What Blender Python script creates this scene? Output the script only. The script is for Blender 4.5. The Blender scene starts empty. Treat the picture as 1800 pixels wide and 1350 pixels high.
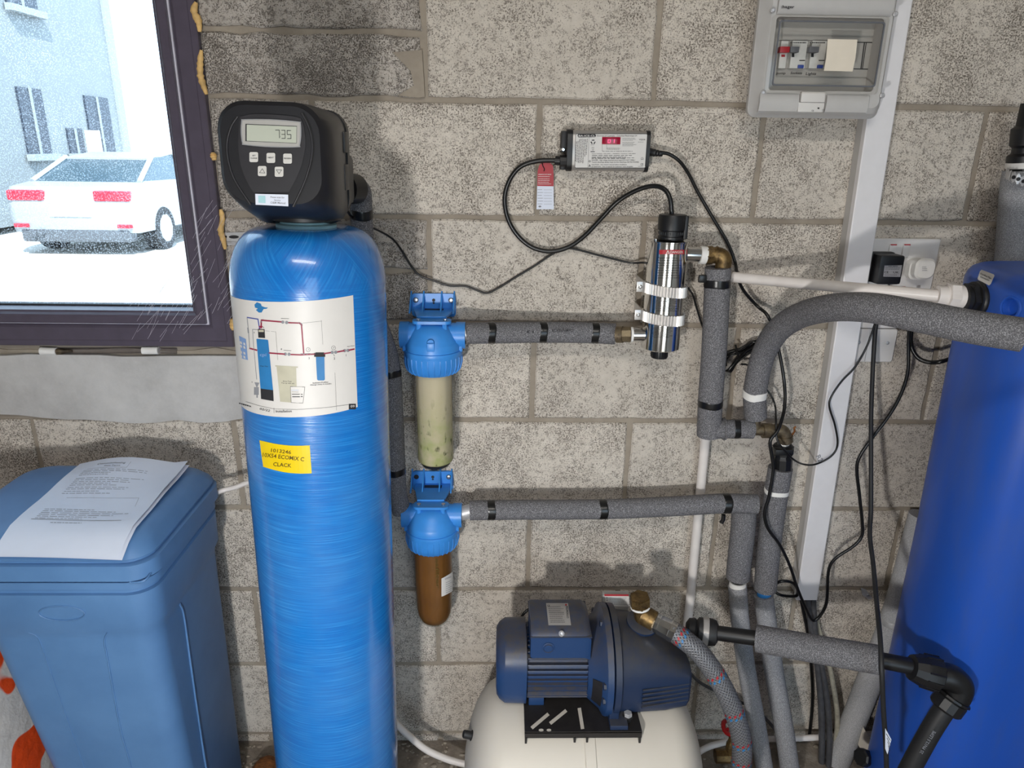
import bpy, bmesh, math, random
from mathutils import Vector, Matrix
random.seed(7)
sc = bpy.context.scene
col = sc.collection
PI = math.pi
rad = math.radians

# ---------------------------------------------------------------- camera
F = 1240.0                                   # focal length in pixels of the 1800 px frame
CR = ((0.9997062974527752, -0.01996390934950317, 0.013739037693672677),
      (0.006645769955149879, -0.31935022552694375, -0.9476134587465379),
      (0.023305633974783135, 0.9474264487438367, -0.3191237560033074))
CP = Vector((-0.0832567, -1.49283823, 1.51509831))
cam_d = bpy.data.cameras.new('camera')
cam = bpy.data.objects.new('camera', cam_d)
col.objects.link(cam)
cam_d.sensor_fit = 'HORIZONTAL'
cam_d.sensor_width = 36.0
cam_d.lens = F / 1800.0 * 36.0
cam_d.clip_start = 0.02
cam_d.clip_end = 300
x_, y_, z_ = (Vector(r) for r in CR)
cam.matrix_world = Matrix(((x_.x, -y_.x, -z_.x, CP.x), (x_.y, -y_.y, -z_.y, CP.y),
                           (x_.z, -y_.z, -z_.z, CP.z), (0, 0, 0, 1)))
sc.camera = cam

# ---------------------------------------------------------------- world, sun, lamps, exposure
sc.view_settings.view_transform = 'Standard'
sc.view_settings.look = 'None'
sc.view_settings.gamma = 1.0
sc.view_settings.use_curve_mapping = False
sc.view_settings.exposure = 0.0
w = bpy.data.worlds.new('sky')
sc.world = w
w.use_nodes = True
bg = w.node_tree.nodes['Background']
bg.inputs['Color'].default_value = (0.60, 0.80, 1.0, 1)
bg.inputs['Strength'].default_value = 4.5


def light(name, kind, loc, target, power, color, **kw):
    d = bpy.data.lights.new(name, kind)
    d.energy = power
    d.color = color
    for k, v in kw.items():
        setattr(d, k, v)
    o = bpy.data.objects.new(name, d)
    col.objects.link(o)
    o.location = loc
    o.rotation_euler = (Vector(target) - Vector(loc)).to_track_quat('-Z', 'Y').to_euler()
    return o


light('sun', 'SUN', (3, -6, 9), (0, 0, 2.0), 9.0, (1.0, 0.96, 0.9), angle=0.009)
# work lamp standing low, left of the photographer
light('work_lamp', 'AREA', (-0.34, -1.63, 0.95), (0.08, 0, 0.34), 13.5, (1.0, 0.985, 0.96), shape='DISK', size=0.085)
# strip lamp under the ceiling
light('ceiling_strip_lamp', 'AREA', (-0.1, -2.2, 2.6), (0.0, -0.6, 0.6), 16, (1.0, 0.95, 0.88),
      shape='RECTANGLE', size=1.3, size_y=0.16)


# ---------------------------------------------------------------- pixel rays (reading positions off the photograph)
def ray(px, py):
    a, b = (px - 900) / F, (py - 675) / F
    return Vector((CR[0][0] * a + CR[1][0] * b + CR[2][0], CR[0][1] * a + CR[1][1] * b + CR[2][1],
                   CR[0][2] * a + CR[1][2] * b + CR[2][2]))


def at(px, py, d):
    """point seen at a pixel, d metres in front of the block wall"""
    v = ray(px, py)
    return CP + v * ((-d - CP.y) / v.y)


def atz(px, py, z):
    v = ray(px, py)
    return CP + v * ((z - CP.z) / v.z)


def atx(px, py, x):
    v = ray(px, py)
    return CP + v * ((x - CP.x) / v.x)


def pr(p):
    q = Vector(p) - CP
    z = z_.dot(q)
    return (900 + F * x_.dot(q) / z, 675 + F * y_.dot(q) / z)


# ---------------------------------------------------------------- materials
def lin(c):
    if isinstance(c, str):
        c = tuple(int(c[i:i + 2], 16) for i in (0, 2, 4))
    return tuple(((v / 255 + 0.055) / 1.055) ** 2.4 if v > 10 else v / 255 / 12.92 for v in c) + (1,)


MATS = {}


class NT:
    def __init__(s, name):
        s.m = bpy.data.materials.new(name)
        s.m.use_nodes = True
        s.t = s.m.node_tree
        s.p = s.t.nodes['Principled BSDF']
        s.out = s.t.nodes['Material Output']

    def n(s, kind, **kw):
        o = s.t.nodes.new('ShaderNode' + kind)
        for k, v in kw.items():
            if k in o.inputs and not hasattr(o, k):
                o.inputs[k].default_value = v
            else:
                setattr(o, k, v)
        return o

    def l(s, a, b):
        s.t.links.new(a, b)

    def co(s, scale=(1, 1, 1), kind='Object', rot=(0, 0, 0)):
        tc = s.n('TexCoord')
        mp = s.n('Mapping')
        mp.inputs['Scale'].default_value = scale
        mp.inputs['Rotation'].default_value = rot
        s.l(tc.outputs[kind], mp.inputs[0])
        return mp.outputs[0]

    def noise(s, vec, scale, detail=3, rough=0.55, dist=0):
        o = s.n('TexNoise')
        o.inputs['Scale'].default_value = scale
        o.inputs['Detail'].default_value = detail
        o.inputs['Roughness'].default_value = rough
        o.inputs['Distortion'].default_value = dist
        if vec is not None:
            s.l(vec, o.inputs['Vector'])
        return o.outputs['Fac']

    def ramp(s, fac, stops, interp='LINEAR'):
        r = s.n('ValToRGB')
        r.color_ramp.interpolation = interp
        e = r.color_ramp.elements
        while len(e) < len(stops):
            e.new(0.5)
        for i, (p, c) in enumerate(stops):
            e[i].position = p
            e[i].color = lin(c) if not isinstance(c, (int, float)) else (c, c, c, 1)
        s.l(fac, r.inputs[0])
        return r.outputs[0]

    def mix(s, fac, a, b):
        m = s.n('MixRGB')
        for i, v in ((0, fac), (1, a), (2, b)):
            if hasattr(v, 'is_linked') or hasattr(v, 'links'):
                s.l(v, m.inputs[i])
            elif i == 0:
                m.inputs[0].default_value = v
            else:
                m.inputs[i].default_value = lin(v)
        return m.outputs[0]

    def math(s, op, a, b=0.0, clamp=False):
        m = s.n('Math')
        m.operation = op
        m.use_clamp = clamp
        for i, v in ((0, a), (1, b)):
            if hasattr(v, 'links'):
                s.l(v, m.inputs[i])
            else:
                m.inputs[i].default_value = v
        return m.outputs[0]

    def bump(s, h, strength=0.3, dist=0.002, normal=None):
        b = s.n('Bump')
        b.inputs['Strength'].default_value = strength
        b.inputs['Distance'].default_value = dist
        s.l(h, b.inputs['Height'])
        if normal is not None:
            s.l(normal, b.inputs['Normal'])
        return b.outputs[0]

    def set(s, color=None, rough=None, metal=None, normal=None, **kw):
        for k, v in (('Base Color', color), ('Roughness', rough), ('Metallic', metal), ('Normal', normal)):
            if v is None:
                continue
            if hasattr(v, 'links'):
                s.l(v, s.p.inputs[k])
            elif k == 'Base Color':
                s.p.inputs[k].default_value = lin(v)
            else:
                s.p.inputs[k].default_value = v
        for k, v in kw.items():
            s.p.inputs[k.replace('_', ' ')].default_value = v
        return s.m


def plain(name, c, rough=0.5, metal=0.0, var=0.08, vs=40, bump=0.0, bs=400, **kw):
    """one-colour material with slight grain"""
    t = NT(name)
    v = t.co()
    base = lin(c)
    n = t.noise(v, vs, 4)
    lo = tuple(max(0, x * (1 - var)) for x in base[:3]) + (1,)
    hi = tuple(min(1, x * (1 + var)) for x in base[:3]) + (1,)
    r = t.n('ValToRGB')
    r.color_ramp.elements[0].position, r.color_ramp.elements[1].position = 0.3, 0.7
    r.color_ramp.elements[0].color, r.color_ramp.elements[1].color = lo, hi
    t.l(n, r.inputs[0])
    nm = t.bump(t.noise(v, bs, 3), bump, 0.001) if bump else None
    m = t.set(r.outputs[0], rough, metal, nm, **kw)
    MATS[name] = m
    return m


def M(name):
    return MATS[name]


def block_mat(name, light_c, mid_c, dark_c, scale, dens, bump, seed):
    """pressed concrete: pale matrix with fine dark worm-like pits, denser in patches"""
    t = NT(name)
    g = t.n('NewGeometry')
    info = t.n('ObjectInfo')
    mp = t.n('Mapping')
    mp.inputs['Location'].default_value = (seed, seed * 2, seed * 3)
    t.l(g.outputs['Position'], mp.inputs[0])
    v = mp.outputs[0]
    big = t.noise(v, 9, 4, 0.65)
    worm = t.noise(v, scale, 2, 0.5, 0.8)
    pit = t.noise(v, scale * 2.1, 3, 0.6)
    base = t.ramp(t.noise(v, 26, 5, 0.7), [(0.3, mid_c), (0.7, light_c)])
    line = t.ramp(t.math('ABSOLUTE', t.math('SUBTRACT', worm, 0.5)), [(0.02, 1.0), (0.06, 0.0)])
    thr = t.math('ADD', t.math('MULTIPLY', t.math('SUBTRACT', big, 0.5), 0.36), t.math('ADD', dens, t.math('MULTIPLY', t.math('SUBTRACT', info.outputs['Random'], 0.5), 0.05)))
    dots = t.math('MULTIPLY', t.math('SUBTRACT', thr, pit), 11.0, True)
    keep = t.math('MULTIPLY', t.math('SUBTRACT', thr, t.math('SUBTRACT', t.noise(v, scale * 0.45, 2), 0.10)), 8.0, True)
    fl = t.math('MAXIMUM', t.math('MULTIPLY', t.math('MULTIPLY', line, keep), 0.75), dots)
    c1 = t.mix(fl, base, dark_c)
    # small difference in shade from block to block
    hv = t.n('HueSaturation')
    hv.inputs['Saturation'].default_value = 0.95
    t.l(t.math('ADD', t.math('MULTIPLY', info.outputs['Random'], 0.12), 0.94), hv.inputs['Value'])
    t.l(c1, hv.inputs['Color'])
    h = t.math('SUBTRACT', t.math('MULTIPLY', t.noise(v, scale * 0.8, 4), 0.8), t.math('MULTIPLY', fl, 0.6))
    MATS[name] = t.set(hv.outputs[0], 0.95, 0, t.bump(h, bump, 0.003), Specular_IOR_Level=0.15)


block_mat('concrete_block', 'd9d0c4', 'c6bdb1', '6e655c', 150, 0.46, 0.35, 0.0)
block_mat('rough_block', 'c4bcb3', 'aca49b', '655e57', 190, 0.455, 0.9, 3.1)

t = NT('mortar')
g = t.n('NewGeometry')
cmo = t.ramp(t.noise(g.outputs['Position'], 12, 5, 0.65), [(0.3, '8d8377'), (0.7, 'a59b8d')])
MATS['mortar'] = t.set(cmo, 0.95, 0, t.bump(t.noise(g.outputs['Position'], 260, 3), 0.25, 0.001), Specular_IOR_Level=0.1)

t = NT('sill_concrete')
g = t.n('NewGeometry')
cmo = t.ramp(t.noise(g.outputs['Position'], 9, 6, 0.7), [(0.3, 'aeacaa'), (0.55, 'c2c0be'), (0.75, 'cccac8')])
MATS['sill_concrete'] = t.set(cmo, 0.85, 0, t.bump(t.noise(g.outputs['Position'], 60, 6), 0.3, 0.002))

t = NT('floor_concrete')
g = t.n('NewGeometry')
cmo = t.ramp(t.noise(g.outputs['Position'], 14, 8, 0.75), [(0.3, '5f574f'), (0.5, '857b70'), (0.66, '9c9286'), (0.8, 'b3aa9e')])
MATS['floor_concrete'] = t.set(cmo, 0.9, 0, t.bump(t.noise(g.outputs['Position'], 90, 6), 0.6, 0.004))

# foam pipe lagging: grey with fine pale cells
def foam(name, lo, mi, hi):
    t = NT(name)
    v = t.co()
    n = t.noise(v, 620, 2, 0.6)
    c = t.ramp(n, [(0.34, lo), (0.52, mi), (0.68, hi)])
    MATS[name] = t.set(c, 0.85, 0, t.bump(n, 0.4, 0.001), Specular_IOR_Level=0.25)
foam('pipe_foam', '515154', '6c6b6e', 'a3a2a5')
foam('pale_foam', '7b7b7d', '949496', 'b9b9bb')
foam('lit_foam', '77777a', '909093', 'bababc')  # paler copy of the lagging: light on the lower pipes put into the colour
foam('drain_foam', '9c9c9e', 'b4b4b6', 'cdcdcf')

plain('black_tape', '161617', 0.28, var=0.2)
plain('black_plastic', '161618', 0.42, var=0.12, bump=0.05)
plain('valve_black', '1e1e22', 0.36, var=0.06)
plain('groove_black', '030304', 0.7)
plain('valve_panel', '29282c', 0.42, var=0.1, bump=0.05)
plain('soft_black', '1f1f21', 0.55, var=0.15, bump=0.08)
plain('cable_black', '111112', 0.33, var=0.1)
plain('grey_cable', '4a4a4d', 0.4, var=0.25, vs=80)
plain('pale_cable', 'a7a292', 0.5, var=0.25, vs=120)
plain('white_pvc', 'e4ddd8', 0.35, var=0.03)
plain('white_plastic', 'dcdad9', 0.38, var=0.02)
plain('trunking_white', 'e6e4e6', 0.4, var=0.02)
plain('grey_plastic', 'bfbdbb', 0.45, var=0.03)
plain('grey_panel', 'aaa8a4', 0.5, var=0.03)
plain('filter_blue', '3a8cdc', 0.38, var=0.08, vs=25)
plain('steel', 'c9c7c4', 0.3, 1.0, var=0.05)
plain('galvanised', 'c6c6c8', 0.4, 0.45, var=0.12, vs=90)
plain('clamp_alu', 'c8c5c2', 0.35, 0.6, var=0.05)
plain('chrome', 'dedddb', 0.09, 1.0, var=0.02)
plain('window_frame', '564f5c', 0.27, var=0.06, bump=0.06, bs=900)
plain('gasket_pale', 'c9c6d2', 0.5)
plain('gasket_dark', '17161a', 0.6)
plain('paper', 'dfe5f3', 0.75, var=0.01)  # white sheets with the blue of window skylight put into the colour
plain('paper_warm', 'e6dccb', 0.8, var=0.02)
plain('ink', '26262a', 0.7)
plain('ink_grey', '8a8c92', 0.7)
plain('ink_blue', '31407a', 0.7)
plain('label_white', 'd9d6d2', 0.45, var=0.015)
plain('label_silver', 'b9b6b4', 0.35, 0.5, var=0.06)
plain('red_print', 'b01f2b', 0.5)
plain('crimson_print', '8f2440', 0.5)
plain('red_dark', '5d1018', 0.35)
plain('red_handle', '7d0f12', 0.32)
plain('blue_print', '2c79b4', 0.5)
plain('pale_blue_print', '7f9fd0', 0.5)
plain('violet_print', '4a55a0', 0.5)
plain('beige_print', 'bcb8a4', 0.55)
plain('yellow_label', 'e8c70e', 0.4, var=0.03)
plain('brown_print', '5a4508', 0.6)
plain('teal_print', 'a9d3da', 0.5)
plain('lcd', 'b9beb0', 0.35, var=0.02)
plain('bezel_silver', 'b4b5b8', 0.3, 0.5)
plain('button_grey', 'cfcdc8', 0.45, var=0.02)
plain('ballast_alu', 'b2aeaa', 0.38, 0.55, var=0.03)
plain('orange_foam', 'd8b273', 0.7, var=0.25, vs=60, bump=0.3, bs=120)
plain('cream_steel', 'd3ccc0', 0.42, var=0.04, vs=6)
plain('black_steel', '262322', 0.5, var=0.2, vs=60, bump=0.15, bs=500)
plain('breaker_white', 'd5d6d4', 0.4)
plain('breaker_red', 'b02430', 0.35)
plain('breaker_grey', '62646a', 0.4)
plain('breaker_blue', '324a9a', 0.4)
plain('bristle', '7a4a22', 0.9, var=0.5, vs=120, bump=0.8, bs=160)
plain('ptfe', 'eceae6', 0.6, var=0.05)
plain('blue_fitting', '2e7ec4', 0.4)
plain('car_silver', '9da3a8', 0.3, 0.2)
plain('car_glass', '334650', 0.2)
plain('car_dark', '50555b', 0.5)
plain('tyre', '2a2c2f', 0.8)
plain('tail_red', 'c22438', 0.3)
plain('house_wall', '7a8184', 0.9, var=0.05, vs=2)
plain('house_trim', '8a9296', 0.8)
plain('house_dark', '2c3542', 0.4)
plain('yard_concrete', 'c2bfb8', 0.9, var=0.06, vs=2)
plain('room_white', 'b9b4ac', 0.9, var=0.05, vs=3)
plain('tag_red', 'ab2c36', 0.5, var=0.04)

t = NT('brass')
v = t.co()
n = t.noise(v, 70, 5, 0.7)
MATS['brass'] = t.set(t.ramp(n, [(0.3, '463626'), (0.5, '75603f'), (0.72, '957a4c')]), 0.45, 0.8, t.bump(t.noise(v, 300, 3), 0.2, 0.001))
t = NT('aged_brass')
v = t.co()
n = t.noise(v, 60, 5, 0.7)
MATS['aged_brass'] = t.set(t.ramp(n, [(0.3, '4a4038'), (0.5, '776a56'), (0.72, '8d7f63')]), 0.5, 0.7, t.bump(t.noise(v, 300, 3), 0.2, 0.001))

# wound fibreglass shell: fine helical threads under gloss
t = NT('fibreglass_blue')
tc = t.n('TexCoord')
sx = t.n('SeparateXYZ')
t.l(tc.outputs['Object'], sx.inputs[0])
ang = t.math('ARCTAN2', sx.outputs[1], sx.outputs[0])
def thread(slope, sc_, seed):
    a = t.math('ADD', t.math('MULTIPLY', sx.outputs[2], math.cos(slope)), t.math('MULTIPLY', ang, 0.1235 * math.sin(slope)))
    b = t.math('SUBTRACT', t.math('MULTIPLY', ang, 0.1235 * math.cos(slope)), t.math('MULTIPLY', sx.outputs[2], math.sin(slope)))
    cx = t.n('CombineXYZ')
    t.l(t.math('MULTIPLY', a, sc_), cx.inputs[0])
    t.l(t.math('MULTIPLY', b, 9.0), cx.inputs[1])
    cx.inputs[2].default_value = seed
    return t.noise(cx.outputs[0], 1.0, 2, 0.6)
body = thread(0.035, 460, 1.0)
d1 = thread(0.95, 260, 2.0)
d2 = thread(-0.95, 260, 5.0)
patch = t.noise(tc.outputs['Object'], 9, 1)
dome = t.mix(t.ramp(patch, [(0.46, 0.0), (0.54, 1.0)]), d1, d2)
zz = t.ramp(sx.outputs[2], [(0.0, 0.0), (1.0, 1.0)])
isd = t.math('MULTIPLY', t.math('SUBTRACT', sx.outputs[2], 1.29), 30.0, True)
h = t.mix(isd, body, dome)
streak = t.ramp(h, [(0.42, '0f6cc0'), (0.56, '1579cb'), (0.76, '358fd8')])
dust = t.math('MULTIPLY', t.math('SUBTRACT', t.noise(tc.outputs['Object'], 6, 5), 0.42), 0.9, True)
MATS['fibreglass_blue'] = t.set(t.mix(dust, streak, '5e93c0'), 0.27, 0, t.bump(h, 0.3, 0.0012), Coat_Weight=0.55, Coat_Roughness=0.1)

t = NT('softener_blue')
v = t.co()
MATS['softener_blue'] = t.set(t.ramp(t.noise(v, 7, 5, 0.6), [(0.35, '527bab'), (0.65, '5c86b6')]), 0.48, 0, t.bump(t.noise(v, 700, 2), 0.06, 0.001))

t = NT('water_tank_blue')
v = t.co()
sv = t.co((1.5, 1.5, 0.35))
d = t.math('MULTIPLY', t.math('SUBTRACT', t.noise(sv, 5, 6, 0.65), 0.44), 2.2, True)
MATS['water_tank_blue'] = t.set(t.mix(d, '1e54b8', '4a5d90'), 0.36, 0, t.bump(t.noise(v, 12, 3), 0.12, 0.004))

def dusty(name, c, dustc, amount, rough):
    t = NT(name)
    v = t.co()
    g = t.n('NewGeometry')
    s = t.n('SeparateXYZ')
    t.l(g.outputs['Normal'], s.inputs[0])
    up = t.math('MULTIPLY', t.math('ADD', s.outputs[2], -0.05), amount, True)
    k = t.math('MULTIPLY', up, t.ramp(t.noise(v, 45, 6, 0.7), [(0.3, 0.35), (0.65, 1.0)]), True)
    MATS[name] = t.set(t.mix(k, c, dustc), rough, 0, t.bump(t.noise(v, 260, 3), 0.15, 0.001))
dusty('pump_blue', '1d3c68', '4d4947', 1.5, 0.42)
dusty('pump_casing', '1b2d4c', '42403f', 1.5, 0.5)

# braided hose: diagonal weave
t = NT('braid')
v = t.co()
g1 = t.n('TexWave')
g1.inputs['Scale'].default_value = 55
g1.inputs['Distortion'].default_value = 1.0
t.l(t.co((1, 1, 1), 'UV', (0, 0, 0.785)), g1.inputs[0])
g2 = t.n('TexWave')
g2.inputs['Scale'].default_value = 55
g2.inputs['Distortion'].default_value = 1.0
t.l(t.co((1, 1, 1), 'UV', (0, 0, -0.785)), g2.inputs[0])
mx = t.math('MAXIMUM', g1.outputs['Fac'], g2.outputs['Fac'])
MATS['braid'] = t.set(t.ramp(mx, [(0.3, '525358'), (0.9, '7f8084')]), 0.4, 0.3, t.bump(mx, 0.5, 0.002))

# polished chamber
MATS['chamber_steel'] = plain('chamber_steel', 'e2e0dc', 0.1, 1.0, var=0.01)

# clear plastics and glass (thin shells)
def clear(name, tint, gloss, rough=0.05, speck=False):
    t = NT(name)
    tr = t.n('BsdfTransparent')
    tr.inputs[0].default_value = lin(tint)
    gl = t.n('BsdfGlossy')
    gl.inputs['Roughness'].default_value = rough
    lw = t.n('LayerWeight')
    lw.inputs[0].default_value = 0.35
    mx = t.n('MixShader')
    t.l(t.math('ADD', t.math('MULTIPLY', lw.outputs['Fresnel'], gloss), 0.02), mx.inputs[0])
    t.l(tr.outputs[0], mx.inputs[1])
    t.l(gl.outputs[0], mx.inputs[2])
    o = mx.outputs[0]
    if speck:                                  # dried rain spots over the outside of the pane
        v = t.co()
        vo = t.n('TexVoronoi')
        vo.inputs['Scale'].default_value = 300
        t.l(v, vo.inputs['Vector'])
        s1 = t.ramp(vo.outputs['Distance'], [(0.18, 1.0), (0.42, 0.0)])
        k = t.math('MULTIPLY', s1, t.ramp(t.noise(v, 9, 5), [(0.3, 0.08), (0.7, 0.34)]))
        df = t.n('BsdfTranslucent')
        df.inputs[0].default_value = (0.95, 0.97, 1, 1)
        m2 = t.n('MixShader')
        t.l(k, m2.inputs[0])
        t.l(o, m2.inputs[1])
        t.l(df.outputs[0], m2.inputs[2])
        o = m2.outputs[0]
    t.l(o, t.out.inputs[0])
    MATS[name] = t.m
clear('pane_glass', (250, 253, 255), 0.25, 0.02, True)
clear('clear_bowl', (247, 247, 244), 0.40, 0.08)
clear('clear_door', (247, 246, 244), 0.12, 0.06)
clear('clear_tube', (225, 225, 230), 0.5, 0.1)

t = NT('wound_cartridge')
v = t.co()
s = t.n('SeparateXYZ')
t.l(v, s.inputs[0])
sp = t.co((1, 1, 0.55))
spots = t.ramp(t.noise(sp, 95, 2, 0.5), [(0.60, 0.0), (0.70, 1.0)])
low = t.math('MULTIPLY', t.math('SUBTRACT', 0.19, s.outputs[2]), 6.5, True)
gre = t.math('MULTIPLY', t.ramp(t.noise(v, 30, 4), [(0.35, 0.0), (0.7, 1.0)]), low, True)
c = t.mix(gre, 'cdc2a8', 'a3ae6a')
MATS['wound_cartridge'] = t.set(t.mix(t.math('MULTIPLY', spots, low), c, '4b5230'), 0.9, 0, t.bump(t.noise(t.co((1, 1, 6)), 60, 2), 0.2, 0.001))
plain('brown_water', '80562a', 0.35, var=0.14, vs=14)

t = NT('salt_bag')
v = t.co()
p = t.ramp(t.noise(v, 7.5, 1, 0.4), [(0.47, 0.0), (0.48, 1.0)])
MATS['salt_bag'] = t.set(t.mix(p, 'c5c3c1', 'd4491c'), 0.3, 0, t.bump(t.noise(v, 30, 4), 0.5, 0.01))

t = NT('led_red')
em = t.n('Emission')
em.inputs[0].default_value = (1.0, 0.06, 0.16, 1)
em.inputs[1].default_value = 3.0
t.l(em.outputs[0], t.out.inputs[0])
MATS['led_red'] = t.m
t = NT('led_window')
MATS['led_window'] = t.set('7a0c26', 0.15, 0, Emission_Color=(0.6, 0.005, 0.05, 1), Emission_Strength=0.16)


# ---------------------------------------------------------------- mesh helpers
def frame(ax):
    ax = Vector(ax).normalized()
    h = Vector((0, 0, 1)) if abs(ax.z) < 0.9 else Vector((1, 0, 0))
    u = h.cross(ax).normalized()
    return u, ax.cross(u), ax


def rrect(w, h, r, n=5):
    r = min(r, w / 2 - 1e-6, h / 2 - 1e-6)
    o = []
    for cx, cy, a0 in ((w / 2 - r, h / 2 - r, 0), (-w / 2 + r, h / 2 - r, 90), (-w / 2 + r, -h / 2 + r, 180), (w / 2 - r, -h / 2 + r, 270)):
        for i in range(n + 1):
            a = rad(a0 + 90 * i / n)
            o.append((cx + r * math.cos(a), cy + r * math.sin(a)))
    return o


def circle(r, n=24, cx=0, cy=0, a0=0):
    return [(cx + r * math.cos(a0 + 2 * PI * i / n), cy + r * math.sin(a0 + 2 * PI * i / n)) for i in range(n)]


class B:
    def __init__(s):
        s.v, s.f, s.uv = [], [], {}

    def add(s, vs, fs):
        k = len(s.v)
        s.v += [Vector(p) for p in vs]
        s.f += [tuple(i + k for i in f) for f in fs]
        return s

    def loft(s, rings, cap0=True, cap1=True, closed=True):
        k = len(s.v)
        n = len(rings[0])
        for r in rings:
            s.v += [Vector(p) for p in r]
        m = n if closed else n - 1
        for i in range(len(rings) - 1):
            for j in range(m):
                a, b = k + i * n + j, k + i * n + (j + 1) % n
                s.f.append((a, b, b + n, a + n))
        if cap0:
            s.f.append(tuple(k + j for j in reversed(range(n))))
        if cap1:
            s.f.append(tuple(k + (len(rings) - 1) * n + j for j in range(n)))
        return s

    def box(s, lo, hi, bev=0.0, rot=None, about=None):
        lo, hi = Vector(lo), Vector(hi)
        c, d = (lo + hi) / 2, (hi - lo)
        bm = bmesh.new()
        bmesh.ops.create_cube(bm, size=1.0)
        bmesh.ops.scale(bm, vec=d, verts=bm.verts)
        if bev:
            bmesh.ops.bevel(bm, geom=list(bm.edges), offset=bev, segments=2, affect='EDGES', profile=0.6)
        bm.verts.index_update()
        vs = [v.co.copy() + c for v in bm.verts]
        if rot is not None:
            ab = Vector(about) if about is not None else c
            vs = [rot @ (p - ab) + ab for p in vs]
        fs = [tuple(v.index for v in f.verts) for f in bm.faces]
        bm.free()
        return s.add(vs, fs)

    def cyl(s, p0, p1, r0, r1=None, n=24, cap=True):
        r1 = r0 if r1 is None else r1
        p0, p1 = Vector(p0), Vector(p1)
        u, v, a = frame(p1 - p0)
        R = []
        for p, r in ((p0, r0), (p1, r1)):
            R.append([p + u * x + v * y for x, y in circle(r, n)])
        return s.loft(R, cap, cap)

    def lathe(s, prof, base, ax=(0, 0, 1), n=32, cap=True, a0=0):
        base = Vector(base)
        u, v, a = frame(ax)
        return s.loft([[base + a * h + u * x + v * y for x, y in circle(max(r, 1e-5), n, a0=a0)] for r, h in prof], cap, cap)

    def tube(s, pts, r, n=10, cap=True):
        pts = [Vector(p) for p in pts]
        m = len(pts)
        R = []
        u = None
        for i, p in enumerate(pts):
            tg = (pts[min(i + 1, m - 1)] - pts[max(i - 1, 0)]).normalized()
            if u is None:
                u, vv, _ = frame(tg)
            u = (u - tg * u.dot(tg)).normalized()
            vv = tg.cross(u)
            rr = r[i] if isinstance(r, (list, tuple)) else r
            R.append([p + u * x + vv * y for x, y in circle(rr, n)])
        return s.loft(R, cap, cap)

    def prism(s, poly, o, ux, uy, t0, t1, taper=1.0):
        """2-D outline in the (ux, uy) plane at o, from t0 to t1 along ux x uy"""
        o, ux, uy = Vector(o), Vector(ux), Vector(uy)
        nz = ux.cross(uy).normalized()
        a = [o + ux * x + uy * y + nz * t0 for x, y in poly]
        b = [o + ux * x * taper + uy * y * taper + nz * t1 for x, y in poly]
        return s.loft([a, b])

    def sphere(s, c, r, n=16, m=8, sc_=(1, 1, 1)):
        c = Vector(c)
        R = []
        for i in range(m + 1):
            th = PI * i / m
            R.append([c + Vector((max(1e-5, math.sin(th)) * math.cos(2 * PI * j / n) * r * sc_[0],
                                  max(1e-5, math.sin(th)) * math.sin(2 * PI * j / n) * r * sc_[1],
                                  -math.cos(th) * r * sc_[2])) for j in range(n)])
        return s.loft(R)

    def obj(s, name, mat, parent=None, sharp=35, local=False):
        me = bpy.data.meshes.new(name)
        off = Vector((0, 0, 0))
        if parent is not None and not local:
            p = parent
            while p is not None:
                off += p.location
                p = p.parent
        elif parent is None and s.v:
            lo = Vector((min(p.x for p in s.v), min(p.y for p in s.v), min(p.z for p in s.v)))
            hi = Vector((max(p.x for p in s.v), max(p.y for p in s.v), max(p.z for p in s.v)))
            off = Vector(((lo.x + hi.x) / 2, (lo.y + hi.y) / 2, lo.z))
        me.from_pydata([p - off for p in s.v], [], s.f)
        me.update()
        bm = bmesh.new()
        bm.from_mesh(me)
        bmesh.ops.recalc_face_normals(bm, faces=bm.faces)
        bm.to_mesh(me)
        bm.free()
        if sharp:
            me.polygons.foreach_set('use_smooth', [True] * len(me.polygons))
            me.set_sharp_from_angle(angle=rad(sharp))
        if mat:
            me.materials.append(M(mat) if isinstance(mat, str) else mat)
        o = bpy.data.objects.new(name, me)
        col.objects.link(o)
        if parent is not None:
            o.parent = parent
        else:
            o.location = off
        return o


def tag(o, label, cat, group=None):
    o['label'] = label
    o['category'] = cat
    if group:
        o['group'] = group
    return o


def thing(name, label, cat, loc=(0, 0, 0), group=None):
    o = bpy.data.objects.new(name, None)
    o.empty_display_size = 0.05
    col.objects.link(o)
    o.location = loc
    return tag(o, label, cat, group)


def part_label(o, label):
    o['label'] = label
    return o


def struct(o):
    o['kind'] = 'structure'
    return o


def spline(pts, k=8):
    pts = [Vector(p) for p in pts]
    if len(pts) < 3:
        return [pts[0].lerp(pts[-1], i / 12) for i in range(13)]
    P = [pts[0] * 2 - pts[1]] + pts + [pts[-1] * 2 - pts[-2]]
    o = []
    for i in range(1, len(P) - 2):
        a, b, c, d = P[i - 1:i + 3]
        for j in range(k):
            t_ = j / k
            o.append(0.5 * ((2 * b) + (c - a) * t_ + (2 * a - 5 * b + 4 * c - d) * t_ ** 2 + (3 * b - a - 3 * c + d) * t_ ** 3))
    o.append(pts[-1])
    return o


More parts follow.
